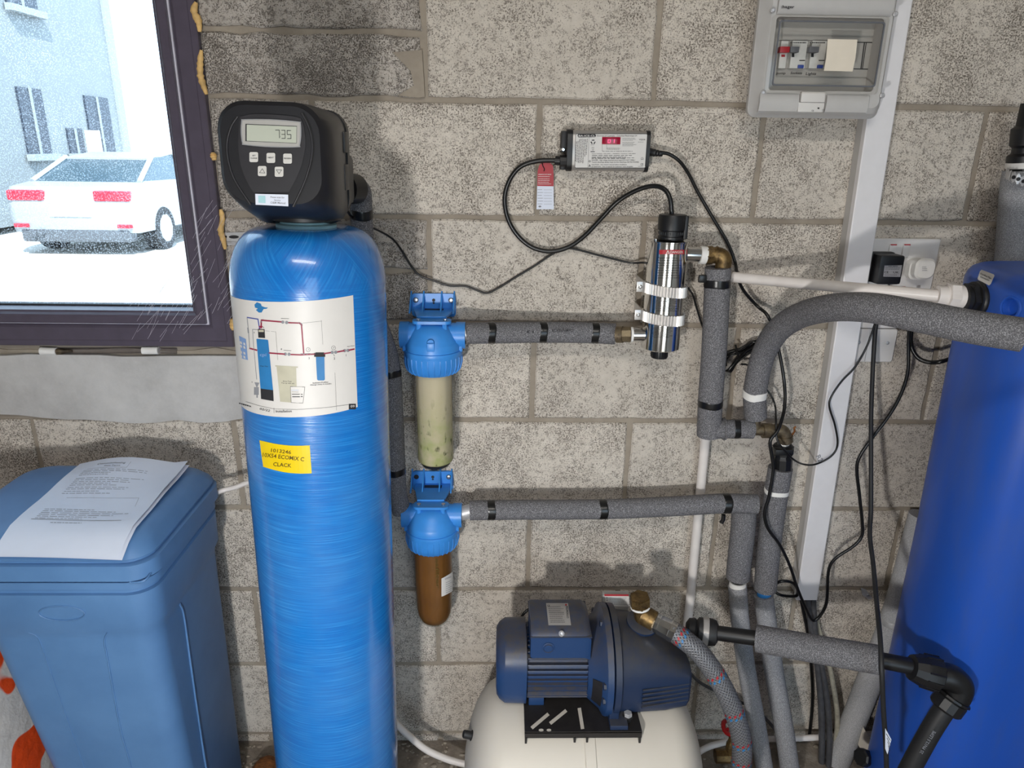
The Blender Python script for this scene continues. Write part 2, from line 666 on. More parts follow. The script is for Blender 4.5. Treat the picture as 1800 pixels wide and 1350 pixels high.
def band(S, px, wid, r, name, mat, parent, n=20, wrap=0.0):
    """ring of tape round the path S where it passes pixel px"""
    i = min(range(1, len(S) - 1), key=lambda k: (pr(S[k])[0] - px[0]) ** 2 + (pr(S[k])[1] - px[1]) ** 2)
    # refine along the two neighbouring segments
    best = None
    for a, b in ((S[i - 1], S[i]), (S[i], S[i + 1])):
        for q in range(21):
            p = a.lerp(b, q / 20)
            d = (pr(p)[0] - px[0]) ** 2 + (pr(p)[1] - px[1]) ** 2
            if best is None or d < best[0]:
                best = (d, p, (b - a).normalized())
    _, p, tg = best
    b_ = B().loft_ring(p, tg, wid, r, n)
    if wrap:
        u, v, a = frame(tg)
        b_.cyl(p + tg * wid * 0.1, p + tg * wid * 0.62, r + 0.0007, n=n)
    return b_.obj(name, mat, parent)


def loft_ring(s, p, tg, wid, r, n=20):
    rnd = random.Random(int(p.x * 9999) + 3)
    u, v, a = frame(tg)
    prof = [(r - 0.003, -wid / 2), (r, -wid / 2), (r + 0.0006, -wid / 4), (r, 0), (r + 0.0007, wid / 4), (r, wid / 2), (r - 0.003, wid / 2)]
    return s.loft([[p + a * (h + 0.0012 * math.sin(j * 0.9 + p.z * 50)) + u * x + v * y for j, (x, y) in enumerate(circle(rr, n))] for rr, h in prof], False, False)


B.loft_ring = loft_ring

# ---------------------------------------------------------------- flat print (labels, lettering)
_font = {}


def text_polys(s):
    if s in _font:
        return _font[s]
    cu = bpy.data.curves.new('lettering', 'FONT')
    cu.body = s
    cu.size = 1.0
    cu.resolution_u = 2
    cu.offset = 0.014
    o = bpy.data.objects.new('lettering', cu)
    me = o.to_mesh()
    vs = [(v.co.x, v.co.y) for v in me.vertices]
    fs = [tuple(p.vertices) for p in me.polygons]
    o.to_mesh_clear()
    bpy.data.objects.remove(o)
    bpy.data.curves.remove(cu)
    _font[s] = (vs, fs)
    return vs, fs


class Dec:
    """print on a surface: outlines given in picture coordinates of a crop, laid on the surface by `mp`"""
    def __init__(s, mp, x0=0, y0=0, k=1.0, flip=False):
        s.mp, s.x0, s.y0, s.k = mp, x0, y0, k
        s.v, s.f = [], []

    def P(s, x, y):
        return s.mp(s.x0 + x / s.k, s.y0 + y / s.k)

    def poly(s, pts):
        k = len(s.v)
        s.v += [s.P(*p) for p in pts]
        s.f.append(tuple(range(k, k + len(pts))))
        return s

    def rect(s, x0, y0, x1, y1, n=1):
        return s.quad((x0, y0), (x1, y0), (x1, y1), (x0, y1), n)

    def quad(s, a, b, c, d, n=1):
        for i in range(n):
            l = lambda p, q, t_: (p[0] + (q[0] - p[0]) * t_, p[1] + (q[1] - p[1]) * t_)
            s.poly([l(a, b, i / n), l(a, b, (i + 1) / n), l(d, c, (i + 1) / n), l(d, c, i / n)])
        return s

    def stroke(s, pts, wd, n=1):
        for (x0, y0), (x1, y1) in zip(pts, pts[1:]):
            L = math.hypot(x1 - x0, y1 - y0) or 1
            nx, ny = -(y1 - y0) / L * wd / 2, (x1 - x0) / L * wd / 2
            ex, ey = (x1 - x0) / L * wd * 0.3, (y1 - y0) / L * wd * 0.3
            s.quad((x0 - ex + nx, y0 - ey + ny), (x1 + ex + nx, y1 + ey + ny), (x1 + ex - nx, y1 + ey - ny), (x0 - ex - nx, y0 - ey - ny), n)
        return s

    def disc(s, x, y, r, n=14, ry=None):
        return s.poly([(x + r * math.cos(2 * PI * i / n), y + (ry or r) * math.sin(2 * PI * i / n)) for i in range(n)])

    def ring(s, x, y, r, wd, n=16):
        return s.stroke([(x + r * math.cos(2 * PI * i / n), y + r * math.sin(2 * PI * i / n)) for i in range(n + 1)], wd)

    def text(s, body, x, y, h, wd=None, ang=0.0, skew=0.0):
        """baseline start (x, y), cap height h, total width wd, turned by ang degrees clockwise"""
        vs, fs = text_polys(body)
        if not vs:
            return s
        x1 = max(p[0] for p in vs)
        x0 = min(p[0] for p in vs)
        ky = h / 0.72
        kx = ky if wd is None else wd / max(1e-6, x1 - x0)
        ca, sa = math.cos(rad(ang)), math.sin(rad(ang))
        k = len(s.v)
        for (u, v) in vs:
            a, b = (u - x0) * kx + v * ky * skew, -v * ky
            s.v.append(s.P(x + a * ca - b * sa, y + a * sa + b * ca))
        s.f += [tuple(i + k for i in f) for f in fs]
        return s

    def greek(s, x0, y0, x1, n, gap, wd, seed=1, slope=0.0):
        """rows of tiny print too small to read"""
        r = random.Random(seed)
        for i in range(n):
            x = x0
            end = x1 - r.random() * (x1 - x0) * 0.25
            while x < end:
                L = (x1 - x0) * r.uniform(0.04, 0.13)
                y = y0 + i * gap + (x - x0) * slope
                s.quad((x, y), (min(end, x + L), y + L * slope), (min(end, x + L), y + L * slope + wd), (x, y + wd))
                x += L + (x1 - x0) * 0.02
        return s

    def obj(s, name, mat, parent, local=False):
        b = B()
        b.v, b.f = [Vector(p) for p in s.v], s.f
        me = bpy.data.meshes.new(name)
        off = Vector((0, 0, 0))
        if not local:
            p = parent
            while p is not None:
                off += p.location
                p = p.parent
            me.from_pydata([p - off for p in b.v], [], b.f)
        else:
            mi = (parent.matrix_world if parent.parent is None else parent.parent.matrix_world @ parent.matrix_basis).inverted()
            me.from_pydata([mi @ p for p in b.v], [], b.f)
        me.materials.append(M(mat))
        o = bpy.data.objects.new(name, me)
        col.objects.link(o)
        o.parent = parent
        if len(s.f) > 1:
            o['kind'] = 'stuff'
        return o


def plane_y(d):
    return lambda px, py: at(px, py, d)


SEG = {'0': 'abcdef', '1': 'bc', '3': 'abgcd', '5': 'afgcd', '7': 'abc'}


def seven(dec, ch, x, y, w_, h_, wd, slant=0.0):
    pts = {'a': ((0, 0), (1, 0)), 'b': ((1, 0), (1, .5)), 'c': ((1, .5), (1, 1)), 'd': ((0, 1), (1, 1)),
           'e': ((0, .5), (0, 1)), 'f': ((0, 0), (0, .5)), 'g': ((0, .5), (1, .5))}
    for k in SEG[ch]:
        dec.stroke([(x + a * w_ + (1 - b) * slant, y + b * h_) for a, b in pts[k]], wd)


# ================================================================ THE SETTING
G = 0.225                                    # course height
Z0 = 1.6                                     # bed joint under the fuse box
WX0, WX1, WZ0, WZ1 = -1.83, -0.662, 1.11, 2.10    # window opening
wb = B()
wb.box((-2.4, 0.006, 0.0), (WX0, 0.20, 2.7)).box((WX1, 0.006, 0.0), (2.2, 0.20, 2.7))
wb.box((WX0, 0.006, 0.0), (WX1, 0.20, WZ0)).box((WX0, 0.006, WZ1), (WX1, 0.20, 2.7))
wall = struct(wb.obj('wall_back', 'mortar', sharp=0))


def block(x0, x1, z0, z1, mat, seed, jit=0.0016, proud=0.0):
    r = random.Random(seed)
    per = []
    def edge(ax, ay, bx, by):
        n = max(2, int(math.hypot(bx - ax, by - ay) / 0.035))
        for i in range(n):
            f_ = i / n
            per.append((ax + (bx - ax) * f_ + r.uniform(-jit, jit), ay + (by - ay) * f_ + r.uniform(-jit, jit)))
    edge(x0, z0, x1, z0); edge(x1, z0, x1, z1); edge(x1, z1, x0, z1); edge(x0, z1, x0, z0)
    cx, cz = (x0 + x1) / 2, (z0 + z1) / 2
    def ins(p, d):
        return (p[0] + (d if p[0] < cx else -d) * min(1, abs(p[0] - cx) / 0.02), p[1] + (d if p[1] < cz else -d) * min(1, abs(p[1] - cz) / 0.02))
    y = -proud
    rings = [[(p[0], 0.02, p[1]) for p in per], [(p[0], y + 0.0035, p[1]) for p in per],
             [(*(lambda q: (q[0], y + r.uniform(-.0004, .0004), q[1]))(ins(p, 0.0035)),) for p in per]]
    b = B().loft(rings, False, True)
    return b.obj('concrete_block', mat, wall, sharp=40)


J = 0.0055                                   # half a joint
sd = 0
for k in range(-3, 8):
    z1 = Z0 - k * G + G - J
    z0 = Z0 - k * G + J
    # course k spans z from Z0 - k*G up to one course higher
    off = 0.225 if k % 2 == 0 else 0.0
    x = -2.4 + 0.0
    xs = [off + 0.45 * i for i in range(-8, 9)]
    for a, b_ in zip(xs, xs[1:]):
        xa, xb = max(a, -2.38) + J, min(b_, 2.18) - J
        if xb - xa < 0.03 or z0 > 2.5:
            continue
        segs = [(xa, xb)]
        if z1 > WZ0 - 0.01 and z0 < WZ1 + 0.01:                       # clip to the window opening
            segs = []
            if xa < WX0:
                segs.append((xa, min(xb, WX0)))
            if xb > WX1:
                segs.append((max(xa, -0.6485), xb))
        for xa_, xb_ in segs:
            if xb_ - xa_ < 0.02:
                continue
            sd += 1
            if 0.92 < z0 < 0.95 and xa_ < -0.66:                   # precast sill sits here
                if xb_ > -0.62:
                    block(-0.625, xb_, z0, z1, 'concrete_block', sd)
                continue
            near = xb_ < -0.2 and z0 > 1.1 and xa_ > -0.8
            if near:                                              # cut half-height blocks beside the window
                zm = (z0 + z1) / 2 + (0.006 if k == 0 else 0)
                block(xa_, xb_, z0, zm - J, 'rough_block', sd, 0.003)
                block(xa_, xb_, zm + J, z1, 'rough_block', sd + 500, 0.003)
            else:
                block(xa_, xb_, z0, z1, 'concrete_block', sd)
for i in range(-5, 5):                        # thin course at the floor
    block(i * 0.45 + 0.225 + J, i * 0.45 + 0.675 - J, 0.0, 0.019, 'concrete_block', 900 + i)

# smeared mortar at the end of a cut block, and below the sill
MP = [(690, 92), (742, 88), (747, 170), (736, 172), (700, 168), (728, 150), (722, 125)]
b = B()
b.prism([(p.x, p.z) for p in (at(x, y, 0) for x, y in MP)], (0, 0, 0), (1, 0, 0), (0, 0, 1), -0.004, 0.0022)
part_label(b.obj('mortar_patch', 'mortar', wall), 'smear of smooth mortar')
b = B()
lx = [-1.84 + i * (1.84 - 0.645) / 24 for i in range(25)]
rr = random.Random(4)
top = [(x, 1.073 + rr.uniform(-.003, .002)) for x in lx]
bot = [(x, 0.925 + rr.uniform(-.006, .006) + 0.006 * math.sin(x * 9)) for x in lx]
poly = bot + top[::-1]
b.prism(poly, (0, 0, 0), (1, 0, 0), (0, 0, 1), -0.01, 0.006)
part_label(b.obj('sill_block', 'sill_concrete', wall, 30), 'smooth grey cement band under the window')
b = B()
poly = [(-1.84, 1.074)]
rr = random.Random(8)
low = [(x, 1.0755) for x in lx]
hi = [(x, 1.087 + rr.uniform(-.006, .004)) for x in lx]
b.prism(low + hi[::-1], (0, 0, 0), (1, 0, 0), (0, 0, 1), -0.01, -0.003)
b.obj('gap_mortar', 'mortar', wall, 0)

floor = B().box((-2.4, -4.3, -0.1), (2.2, 0.2, 0.0))
struct(floor.obj('floor', 'floor_concrete', sharp=0))
struct(B().box((-2.55, -4.3, 2.7), (2.35, 0.25, 2.85)).obj('ceiling', 'room_white', sharp=0))
struct(B().box((-2.55, -4.3, 0), (-2.4, 0.2, 2.7)).obj('wall_left', 'room_white', sharp=0))
struct(B().box((2.2, -4.3, 0), (2.35, 0.2, 2.7)).obj('wall_right', 'room_white', sharp=0))
fw = B().box((-2.55, -4.45, 0), (0.2, -4.3, 2.7)).box((1.5, -4.45, 0), (2.35, -4.3, 2.7)).box((0.2, -4.45, 2.15), (1.5, -4.3, 2.7))
struct(fw.obj('wall_front', 'room_white', sharp=0))
yard = B().box((-60, 0.2, -0.30), (60, 90, -0.13)).box((-60, -60, -0.12), (60, -4.3, -0.004))
yard.box((-60, -4.3, -0.12), (-2.55, 0.2, -0.004)).box((2.35, -4.3, -0.12), (60, 0.2, -0.004))
struct(yard.obj('trim_1', 'yard_concrete', sharp=0))


# ---------------------------------------------------------------- window
def ring_sweep(b, x0, x1, z0, z1, prof):
    """sweep a profile of (inset, y) round a rectangle with mitred corners"""
    rings = []
    for ins, y in prof:
        rings.append([(x0 + ins, y, z0 + ins), (x1 - ins, y, z0 + ins), (x1 - ins, y, z1 - ins), (x0 + ins, y, z1 - ins)])
    k = len(b.v)
    for r in rings:
        b.v += [Vector(p) for p in r]
    for i in range(len(rings) - 1):
        for j in range(4):
            a, c = k + i * 4 + j, k + i * 4 + (j + 1) % 4
            b.f.append((a, c, c + 4, a + 4))
    return b


X0, X1, ZB, ZT = -1.845, -0.649, 1.096, 2.115
win = struct(ring_sweep(B(), X0, X1, ZB, ZT, [(0, 0.07), (0, -0.010), (0.002, -0.012), (0.012, -0.012), (0.014, -0.0105), (0.040, -0.0105),
             (0.044, -0.008), (0.050, -0.002), (0.050, 0.07)]).obj('window_1', 'window_frame', sharp=25))
ring_sweep(B(), X0, X1, ZB, ZT, [(0.0482, 0.01), (0.0482, -0.008), (0.0515, -0.008), (0.0515, 0.01)]).obj('gasket', 'gasket_pale', win, 0)
part_label(win.children[-1], 'pale line of seal round the opening sash')
ring_sweep(B(), X0, X1, ZB, ZT, [(0.0515, 0.05), (0.0515, -0.016), (0.0535, -0.018), (0.066, -0.018), (0.070, -0.016), (0.074, -0.010),
             (0.078, -0.008), (0.0795, 0.0), (0.0825, 0.012), (0.0825, 0.05)]).obj('sash', 'window_frame', win, 25)
ring_sweep(B(), X0, X1, ZB, ZT, [(0.0822, 0.03), (0.0822, 0.013), (0.0855, 0.015), (0.0855, 0.03)]).obj('glazing_seal', 'gasket_dark', win, 0)
B().box((X0 + 0.084, 0.020, ZB + 0.084), (X1 - 0.084, 0.024, ZT - 0.084)).obj('window_pane', 'pane_glass', win, 0)
# expanding foam squeezed out beside the frame
b = B()
rr = random.Random(5)
for pts in ([(345, 4), (341, 20), (349, 38), (351, 56)], [(354, 88), (352, 108), (352, 130), (356, 146), (363, 166)],
            [(388, 368), (391, 385), (388, 405), (392, 420), (396, 438)], [(374, 268), (377, 282)], [(408, 560), (410, 580)]):
    S = spline([at(x, y, 0.011) for x, y in pts], 5)
    n = len(S)
    b.tube(S, [0.0025 + 0.0048 * math.sin(PI * (i + 0.5) / n) ** 0.7 * rr.uniform(0.6, 1.15) for i in range(n)], 8)
part_label(b.obj('foam_bead', 'orange_foam', win, 60), 'orange expanding foam oozing beside the frame')
# cobweb across the lower corner
b = B()
rr = random.Random(11)
for i in range(70):
    x = rr.uniform(225, 400)
    y = rr.uniform(380, 570) if x > 330 else rr.uniform(515, 600)
    L = rr.uniform(20, 75)
    a = rad(rr.uniform(45, 70))
    p = at(x, y, rr.uniform(0.014, 0.03))
    q = at(x + L * math.cos(a), y - L * math.sin(a), rr.uniform(0.014, 0.03))
    b.tube([p, p.lerp(q, 0.5) + Vector((0, 0, -0.001)), q], 0.00022, 3, False)
o = tag(b.obj('cobweb', 'gasket_pale'), 'fine pale cobweb threads across the lower corner of the window frame', 'cobweb')
o['kind'] = 'stuff'

# ---------------------------------------------------------------- outside: house and car
HX = -9.0
hs = thing('house', 'pale rendered house seen through the window behind the parked car', 'house', (HX - 4, 10, 0))
B().box((HX - 8, 2.0, 0), (HX, 16.6, 6.2)).obj('house_wall', 'house_wall', hs, 0)
B().box((HX - 0.2, 16.4, 0), (HX + 0.06, 16.68, 6.2)).obj('corner_trim', 'house_trim', hs, 0)


def house_window(ya, yb, za, zb):
    f_ = B()
    f_.box((HX - 0.02, ya, za), (HX + 0.04, yb, zb))
    wn = f_.obj('house_window', 'house_dark', hs, 0)
    g_ = B().box((HX + 0.03, ya - 0.08, za - 0.12), (HX + 0.16, yb + 0.08, za)).box((HX + 0.04, (ya + yb) / 2 - 0.03, za), (HX + 0.06, (ya + yb) / 2 + 0.03, zb))
    g_.obj('window_frame', 'house_trim', wn, 0)
    return wn


def hx(x, y):
    return atx(x, y, HX)


house_window(hx(25, 152).y, hx(68, 157).y, 1.25, 2.44)
house_window(hx(145, 170).y, hx(186, 172).y, 1.25, 2.43)
house_window(hx(116, 235).y, hx(142, 235).y, 1.25, 1.75)
house_window(hx(8, 0).y, hx(60, 0).y, 3.85, 5.2)
# pale box standing before the right-hand window
B().box((HX, hx(149, 235).y, 1.1), (HX + 0.15, hx(164, 235).y, 1.72)).obj('meter_box', 'label_white', hs, 0)

car = thing('car', 'silver saloon car parked outside the window with its rear towards us', 'car', (-6.33, 11.6, 0))
cx = -6.33
prof = [(9.3, 0.34), (9.24, 0.55), (9.26, 0.80), (9.34, 1.00), (9.9, 1.06), (13.2, 1.02), (13.9, 0.85), (14.0, 0.55), (13.95, 0.30)]
def car_sec(wf, zs=1):
    return [(y, z) for y, z in prof]
b = B()
rings = []
for xx, sh in ((-0.93, 0.10), (-0.90, 0.03), (-0.80, 0.0), (0.80, 0.0), (0.90, 0.03), (0.93, 0.10)):
    rings.append([(cx + xx, y + (sh if y < 11 else -sh), z - (sh * 0.3 if z > 0.9 else 0)) for y, z in prof])
b.loft(rings)
b.obj('body', 'car_silver', car, 50)
roof = [(9.75, 1.03), (10.55, 1.38), (11.3, 1.45), (12.1, 1.40), (13.0, 1.04)]
b = B()
b.loft([[(cx + s_ * (0.82 - (z - 1.03) * 0.42), y, z) for y, z in roof] for s_ in (-1, -0.6, 0, 0.6, 1)])
b.obj('cabin', 'car_glass', car, 50)
b = B()
rf = [(10.5, 1.385), (11.3, 1.465), (12.15, 1.405)]
b.loft([[(cx + s_ * 0.665, y, z) for y, z in rf] + [(cx + s_ * 0.665, y, z - 0.03) for y, z in rf[::-1]] for s_ in (-1, 1)])
for s_ in (-1, 1):
    b.tube([(cx + s_ * 0.80, 9.78, 1.05), (cx + s_ * 0.67, 10.55, 1.39)], 0.04, 6)
    b.tube([(cx + s_ * 0.80, 13.0, 1.05), (cx + s_ * 0.67, 12.1, 1.40)], 0.04, 6)
    b.tube([(cx + s_ * 0.81, 11.5, 1.05), (cx + s_ * 0.67, 11.4, 1.42)], 0.035, 6)
b.obj('roof', 'car_silver', car, 50)
for s_ in (-1, 1):
    B().box((cx + s_ * 0.62 - 0.26, 9.235, 0.80), (cx + s_ * 0.62 + 0.26, 9.36, 0.95), 0.03).obj('tail_light', 'tail_red', car)
    B().box((cx + s_ * 0.75 - 0.1, 9.23, 0.42), (cx + s_ * 0.75 + 0.1, 9.3, 0.47)).obj('reflector', 'tail_red', car)
B().box((cx - 0.8, 9.28, 0.2), (cx + 0.8, 9.5, 0.40), 0.04).obj('rear_diffuser', 'car_dark', car)
B().box((cx - 0.30, 9.22, 0.58), (cx + 0.30, 9.25, 0.70)).obj('number_plate', 'label_white', car)
b = B()
for dx in (0, 0.09):
    b.cyl((cx - 0.58 + dx, 9.22, 0.33), (cx - 0.58 + dx, 9.35, 0.33), 0.04, n=12)
b.obj('tailpipe', 'car_dark', car)
for s_ in (-1, 1):
    for y in (10.15, 13.1):
        wh = B().cyl((cx + s_ * 0.72, y, 0.33), (cx + s_ * 0.945, y, 0.33), 0.33, n=24).obj('wheel', 'tyre', car)
        B().cyl((cx + s_ * 0.94, y, 0.33), (cx + s_ * 0.955, y, 0.33), 0.22, n=10).obj('rim', 'car_silver', wh)

car.location.z -= 0.13
car.location.x += 0.0


# ================================================================ TANK WITH CONTROL VALVE
TL = Vector((-0.412, -0.34, 0.0))
lean = 0.0185
tank = thing('filter_tank', 'tall glossy blue pressure tank with black timer valve on top', 'water filter', TL)
tank.rotation_euler = (0, lean, 0)
TM = Matrix.Translation(TL) @ Matrix.Rotation(lean, 4, 'Y')
TMI = TM.inverted()
TR = 0.1225
prof = [(0.05, 0.012), (0.113, 0.014), (0.1225, 0.03)]
prof += [(TR, z) for z in (0.2, 0.5, 0.8, 1.1, 1.305)]
for i in range(1, 13):
    a = rad(90 * i / 12)
    prof.append((0.048 + (TR - 0.048) * math.cos(a) ** 0.62 if i < 12 else 0.046, 1.305 + 0.085 * math.sin(a) ** 1.1))
B().lathe(prof, (0, 0, 0), n=72).obj('vessel', 'fibreglass_blue', tank, 40, True)
b = B().lathe([(0.130, 0.0), (0.132, 0.004), (0.132, 0.04), (0.128, 0.044), (0.121, 0.044)], (0, 0, 0), n=48)
b.obj('base', 'soft_black', tank, 40, True)
b = B().lathe([(0.046, 1.386), (0.047, 1.388), (0.047, 1.394), (0.044, 1.396), (0.041, 1.396), (0.041, 1.404)], (0, 0, 0), n=40)
part_label(b.obj('neck_collar', 'teal_print', tank, 40, True), 'pale collar between tank and valve')


def cyl_hit(px, py, r=TR + 0.0006):
    """where the sight line of a pixel meets the tank's shell"""
    o = TMI @ CP
    v = TMI.to_3x3() @ ray(px, py)
    a = v.x ** 2 + v.y ** 2
    bq = o.x * v.x + o.y * v.y
    c = o.x ** 2 + o.y ** 2 - r * r
    dsc = bq * bq - a * c
    t_ = (-bq - math.sqrt(max(0, dsc))) / a
    return o + v * t_


def cyl_map(r):
    return lambda px, py: cyl_hit(px, py, r)


# big printed sheet: laid out in angle and height
pR, pTR, pBR = cyl_hit(625, 620), cyl_hit(620, 519), cyl_hit(630, 712)
aR = math.atan2(pR.y, pR.x)
zT, zB_ = pTR.z, pBR.z
aL = aR - rad(128)
b = B()
N = 36
for i in range(N + 1):
    a = aL + (aR - aL) * i / N
    dz_ = -0.016 * (1 - i / N)
    for z in (zB_ - 0.003 + dz_, zT + dz_ * 0.9):
        b.v.append(Vector(((TR + 0.0003) * math.cos(a), (TR + 0.0003) * math.sin(a), z)))
b.f = [(2 * i, 2 * i + 2, 2 * i + 3, 2 * i + 1) for i in range(N)]
sheet = b.obj('instruction_label', 'label_white', tank, 60, True)
part_label(sheet, 'white printed installation diagram on the tank')


class TDec(Dec):
    def obj(s, name, mat, parent):
        b = B()
        b.v, b.f = [Vector(p) for p in s.v], s.f
        me = bpy.data.meshes.new(name)
        me.from_pydata(b.v, [], b.f)
        me.materials.append(M(mat))
        o = bpy.data.objects.new(name, me)
        col.objects.link(o)
        o.parent = parent
        if len(s.f) > 1:
            o['kind'] = 'stuff'
        return o


def TD(r=0.0006):
    return TDec(cyl_map(TR + r), 420, 510, 5.868)


d = TD()
for pts in ([(228, 390), (232, 310), (250, 312), (440, 328)], [(512, 336), (625, 340), (645, 360), (668, 650)],
            [(310, 648), (400, 655), (470, 660)], [(530, 664), (640, 668), (780, 660)], [(880, 655), (945, 645)],
            [(1015, 638), (1085, 625)], [(1135, 620), (1188, 608)], [(110, 600), (185, 620)], [(212, 400), (212, 375), (240, 378)]):
    d.stroke(pts, 15, 6)
d.obj('pipe_print', 'crimson_print', sheet)
d = TD()
d.stroke([(212, 395), (196, 300), (180, 297), (84, 282)], 11, 4)
d.obj('blue_line_print', 'violet_print', sheet)
d = TD()
d.stroke([(84, 285), (98, 410), (110, 600)], 7, 3).stroke([(200, 408), (140, 405), (150, 560), (183, 920)], 6, 4)
d.stroke([(92, 390), (98, 440)], 14)
d.obj('grey_line_print', 'ink_grey', sheet)
d = TD()
d.quad((195, 400), (264, 402), (270, 494), (200, 490), 5)
d.quad((222, 1015), (353, 1032), (358, 1146), (228, 1122), 8).rect(775, 648, 890, 688, 3)
d.rect(790, 642, 880, 650, 3)
d.rect(1133, 1172, 1207, 1230, 2)
d.text('4', 430, 618, 20).text('3', 718, 712, 20).text('2', 978, 715, 22).text('1', 1103, 682, 22).text('5', 152, 445, 16).text('6', 250, 390, 14)
d.text('4', 130, 955, 14)
d.text('Installation', 380, 1262, 26, 165, -1.0)
d.text('02/22', 210, 1232, 22, 110, 12, 0.2)
d.greek(0, 1160, 150, 1, 10, 12, 5, 0.28)
d.text('Brine Tank', 455, 944, 12, 90, 3).text('Top up with salt', 437, 962, 12, 135, 3)
d.text('Sediment Prefilter', 760, 965, 13, 165, -4).text('Change every 6 months', 735, 985, 13, 220, -4)
d.text('Raw Water', 1120, 588, 9, 75, -10)
d.text('Water Filter', 215, 788, 12, 88, 3)
d.stroke([(70, 1150), (220, 1195), (360, 1225), (600, 1232), (900, 1212), (1130, 1180)], 3, 4)
d.stroke([(362, 1215), (362, 1268)], 3)
d.ring(714, 614, 21, 3).ring(976, 596, 21, 3).stroke([(714, 618), (722, 606)], 3).stroke([(972, 600), (984, 590)], 4)
d.stroke([(976, 660), (985, 682)], 4)
d.stroke([(990, 850), (1007, 1240)], 2, 4).stroke([(380, 430), (400, 720)], 2, 3).stroke([(270, 420), (380, 430)], 2)
d.stroke([(850, 310), (865, 560)], 2, 3).stroke([(660, 340), (855, 320)], 2, 3)
d.stroke([(435, 292), (515, 294)], 4).stroke([(462, 620), (538, 625)], 4)
d.obj('black_print', 'ink', sheet)
d = TD(0.0009)
d.text('09', 1152, 1210, 24, 42, -2)
d.obj('number_print', 'label_white', sheet)
d = TD(0.0009)
d.rect(203, 410, 256, 432)
d.obj('display_print', 'beige_print', sheet)
d = TD()
d.quad((180, 505), (302, 518), (352, 1032), (222, 1015), 10).quad((186, 502), (297, 512), (302, 519), (180, 506), 6).poly([(793, 688), (882, 688), (886, 922), (876, 932), (818, 932), (806, 922)])
d.obj('tank_print', 'blue_print', sheet)
d = TD(0.0009)
d.text('cpi', 214, 680, 34, 68, 2)
d.greek(540, 1030, 620, 1, 8, 4, 3)
d.obj('logo_print', 'pale_blue_print', sheet)
d = TD()
d.quad((0, 470), (72, 505), (93, 722), (30, 705), 6)
d.obj('panel_print', 'pale_blue_print', sheet)
d = TD(0.0009)
for y in (525, 560, 620, 660):
    d.quad((8, y), (30, y + 10), (34, y + 36), (12, y + 26)).quad((44, y + 14), (64, y + 22), (68, y + 48), (48, y + 40))
d.obj('panel_cells', 'label_white', sheet)
d = TD()
d.quad((388, 790), (590, 797), (600, 1166), (425, 1150), 8).stroke([(378, 782), (605, 795)], 12, 3)
d.obj('brine_tank_print', 'beige_print', sheet)
d = TD(0.0009)
d.quad((530, 995), (680, 1000), (660, 1165), (540, 1160), 6)
d.obj('leaflet_print', 'label_white', sheet)
d = TD(0.0012)
d.stroke([(530, 995), (680, 1000), (660, 1165), (540, 1160), (530, 995)], 3)
d.stroke([(548, 1074), (625, 1074)], 7).stroke([(552, 1100), (628, 1100)], 8).stroke([(545, 1050), (615, 1052)], 3).stroke([(640, 1075), (655, 1075)], 7).stroke([(640, 1098), (655, 1098)], 8)
d.obj('leaflet_lines', 'ink', sheet)
d = TD()
for x, y in ((452, 330), (492, 334), (478, 660), (517, 662), (962, 642), (998, 640), (1090, 624), (1125, 622)):
    d.disc(x, y, 17)
d.stroke([(640, 662), (735, 660)], 16, 3).stroke([(228, 330), (232, 310), (250, 310)], 16).stroke([(620, 338), (645, 350), (648, 365)], 17)
d.poly([(160, 950), (212, 955), (190, 1000), (180, 1000)]).rect(155, 1000, 205, 1080).rect(180, 1080, 195, 1110)
d.obj('fitting_print', 'ink_grey', sheet)
d = TD()
d.poly([(160, 150), (185, 125), (225, 140), (235, 165), (270, 178), (300, 180), (285, 192), (255, 195), (235, 230), (205, 232), (175, 205), (195, 190), (165, 180)])
d.poly([(240, 92), (262, 100), (268, 112), (250, 108)]).poly([(205, 66), (240, 62), (238, 74)])
d.obj('torn_patch', 'blue_print', sheet)

# yellow sticker
yel = TDec(cyl_map(TR + 0.0004), 400, 600, 5.625)
yel.quad((315, 985), (810, 1030), (832, 1302), (350, 1245), 10)
# lower edge follows the drum: build in strips with a sag
yel.v, yel.f = [], []
for i in range(12):
    def pt(f_, low):
        x = 315 + (812 - 315) * f_ if not low else 352 + (832 - 352) * f_
        y = (978 + 52 * f_ + 22 * math.sin(PI * f_)) if not low else (1240 + 66 * f_ + 26 * math.sin(PI * f_))
        return x, y
    yel.poly([pt(i / 12, 0), pt((i + 1) / 12, 0), pt((i + 1) / 12, 1), pt(i / 12, 1)])
yst = yel.obj('yellow_sticker', 'yellow_label', tank)
part_label(yst, 'yellow sticker reading 1013246 10X54 ECOMIX C CLACK')
d = TDec(cyl_map(TR + 0.0008), 400, 600, 5.625)
d.text('1013246', 428, 1093, 36, 200, 6.5).text('10X54 ECOMIX C', 345, 1140, 40, 412, 6.5).text('CLACK', 450, 1232, 38, 180, 5)
d.obj('lettering', 'brown_print', yst)

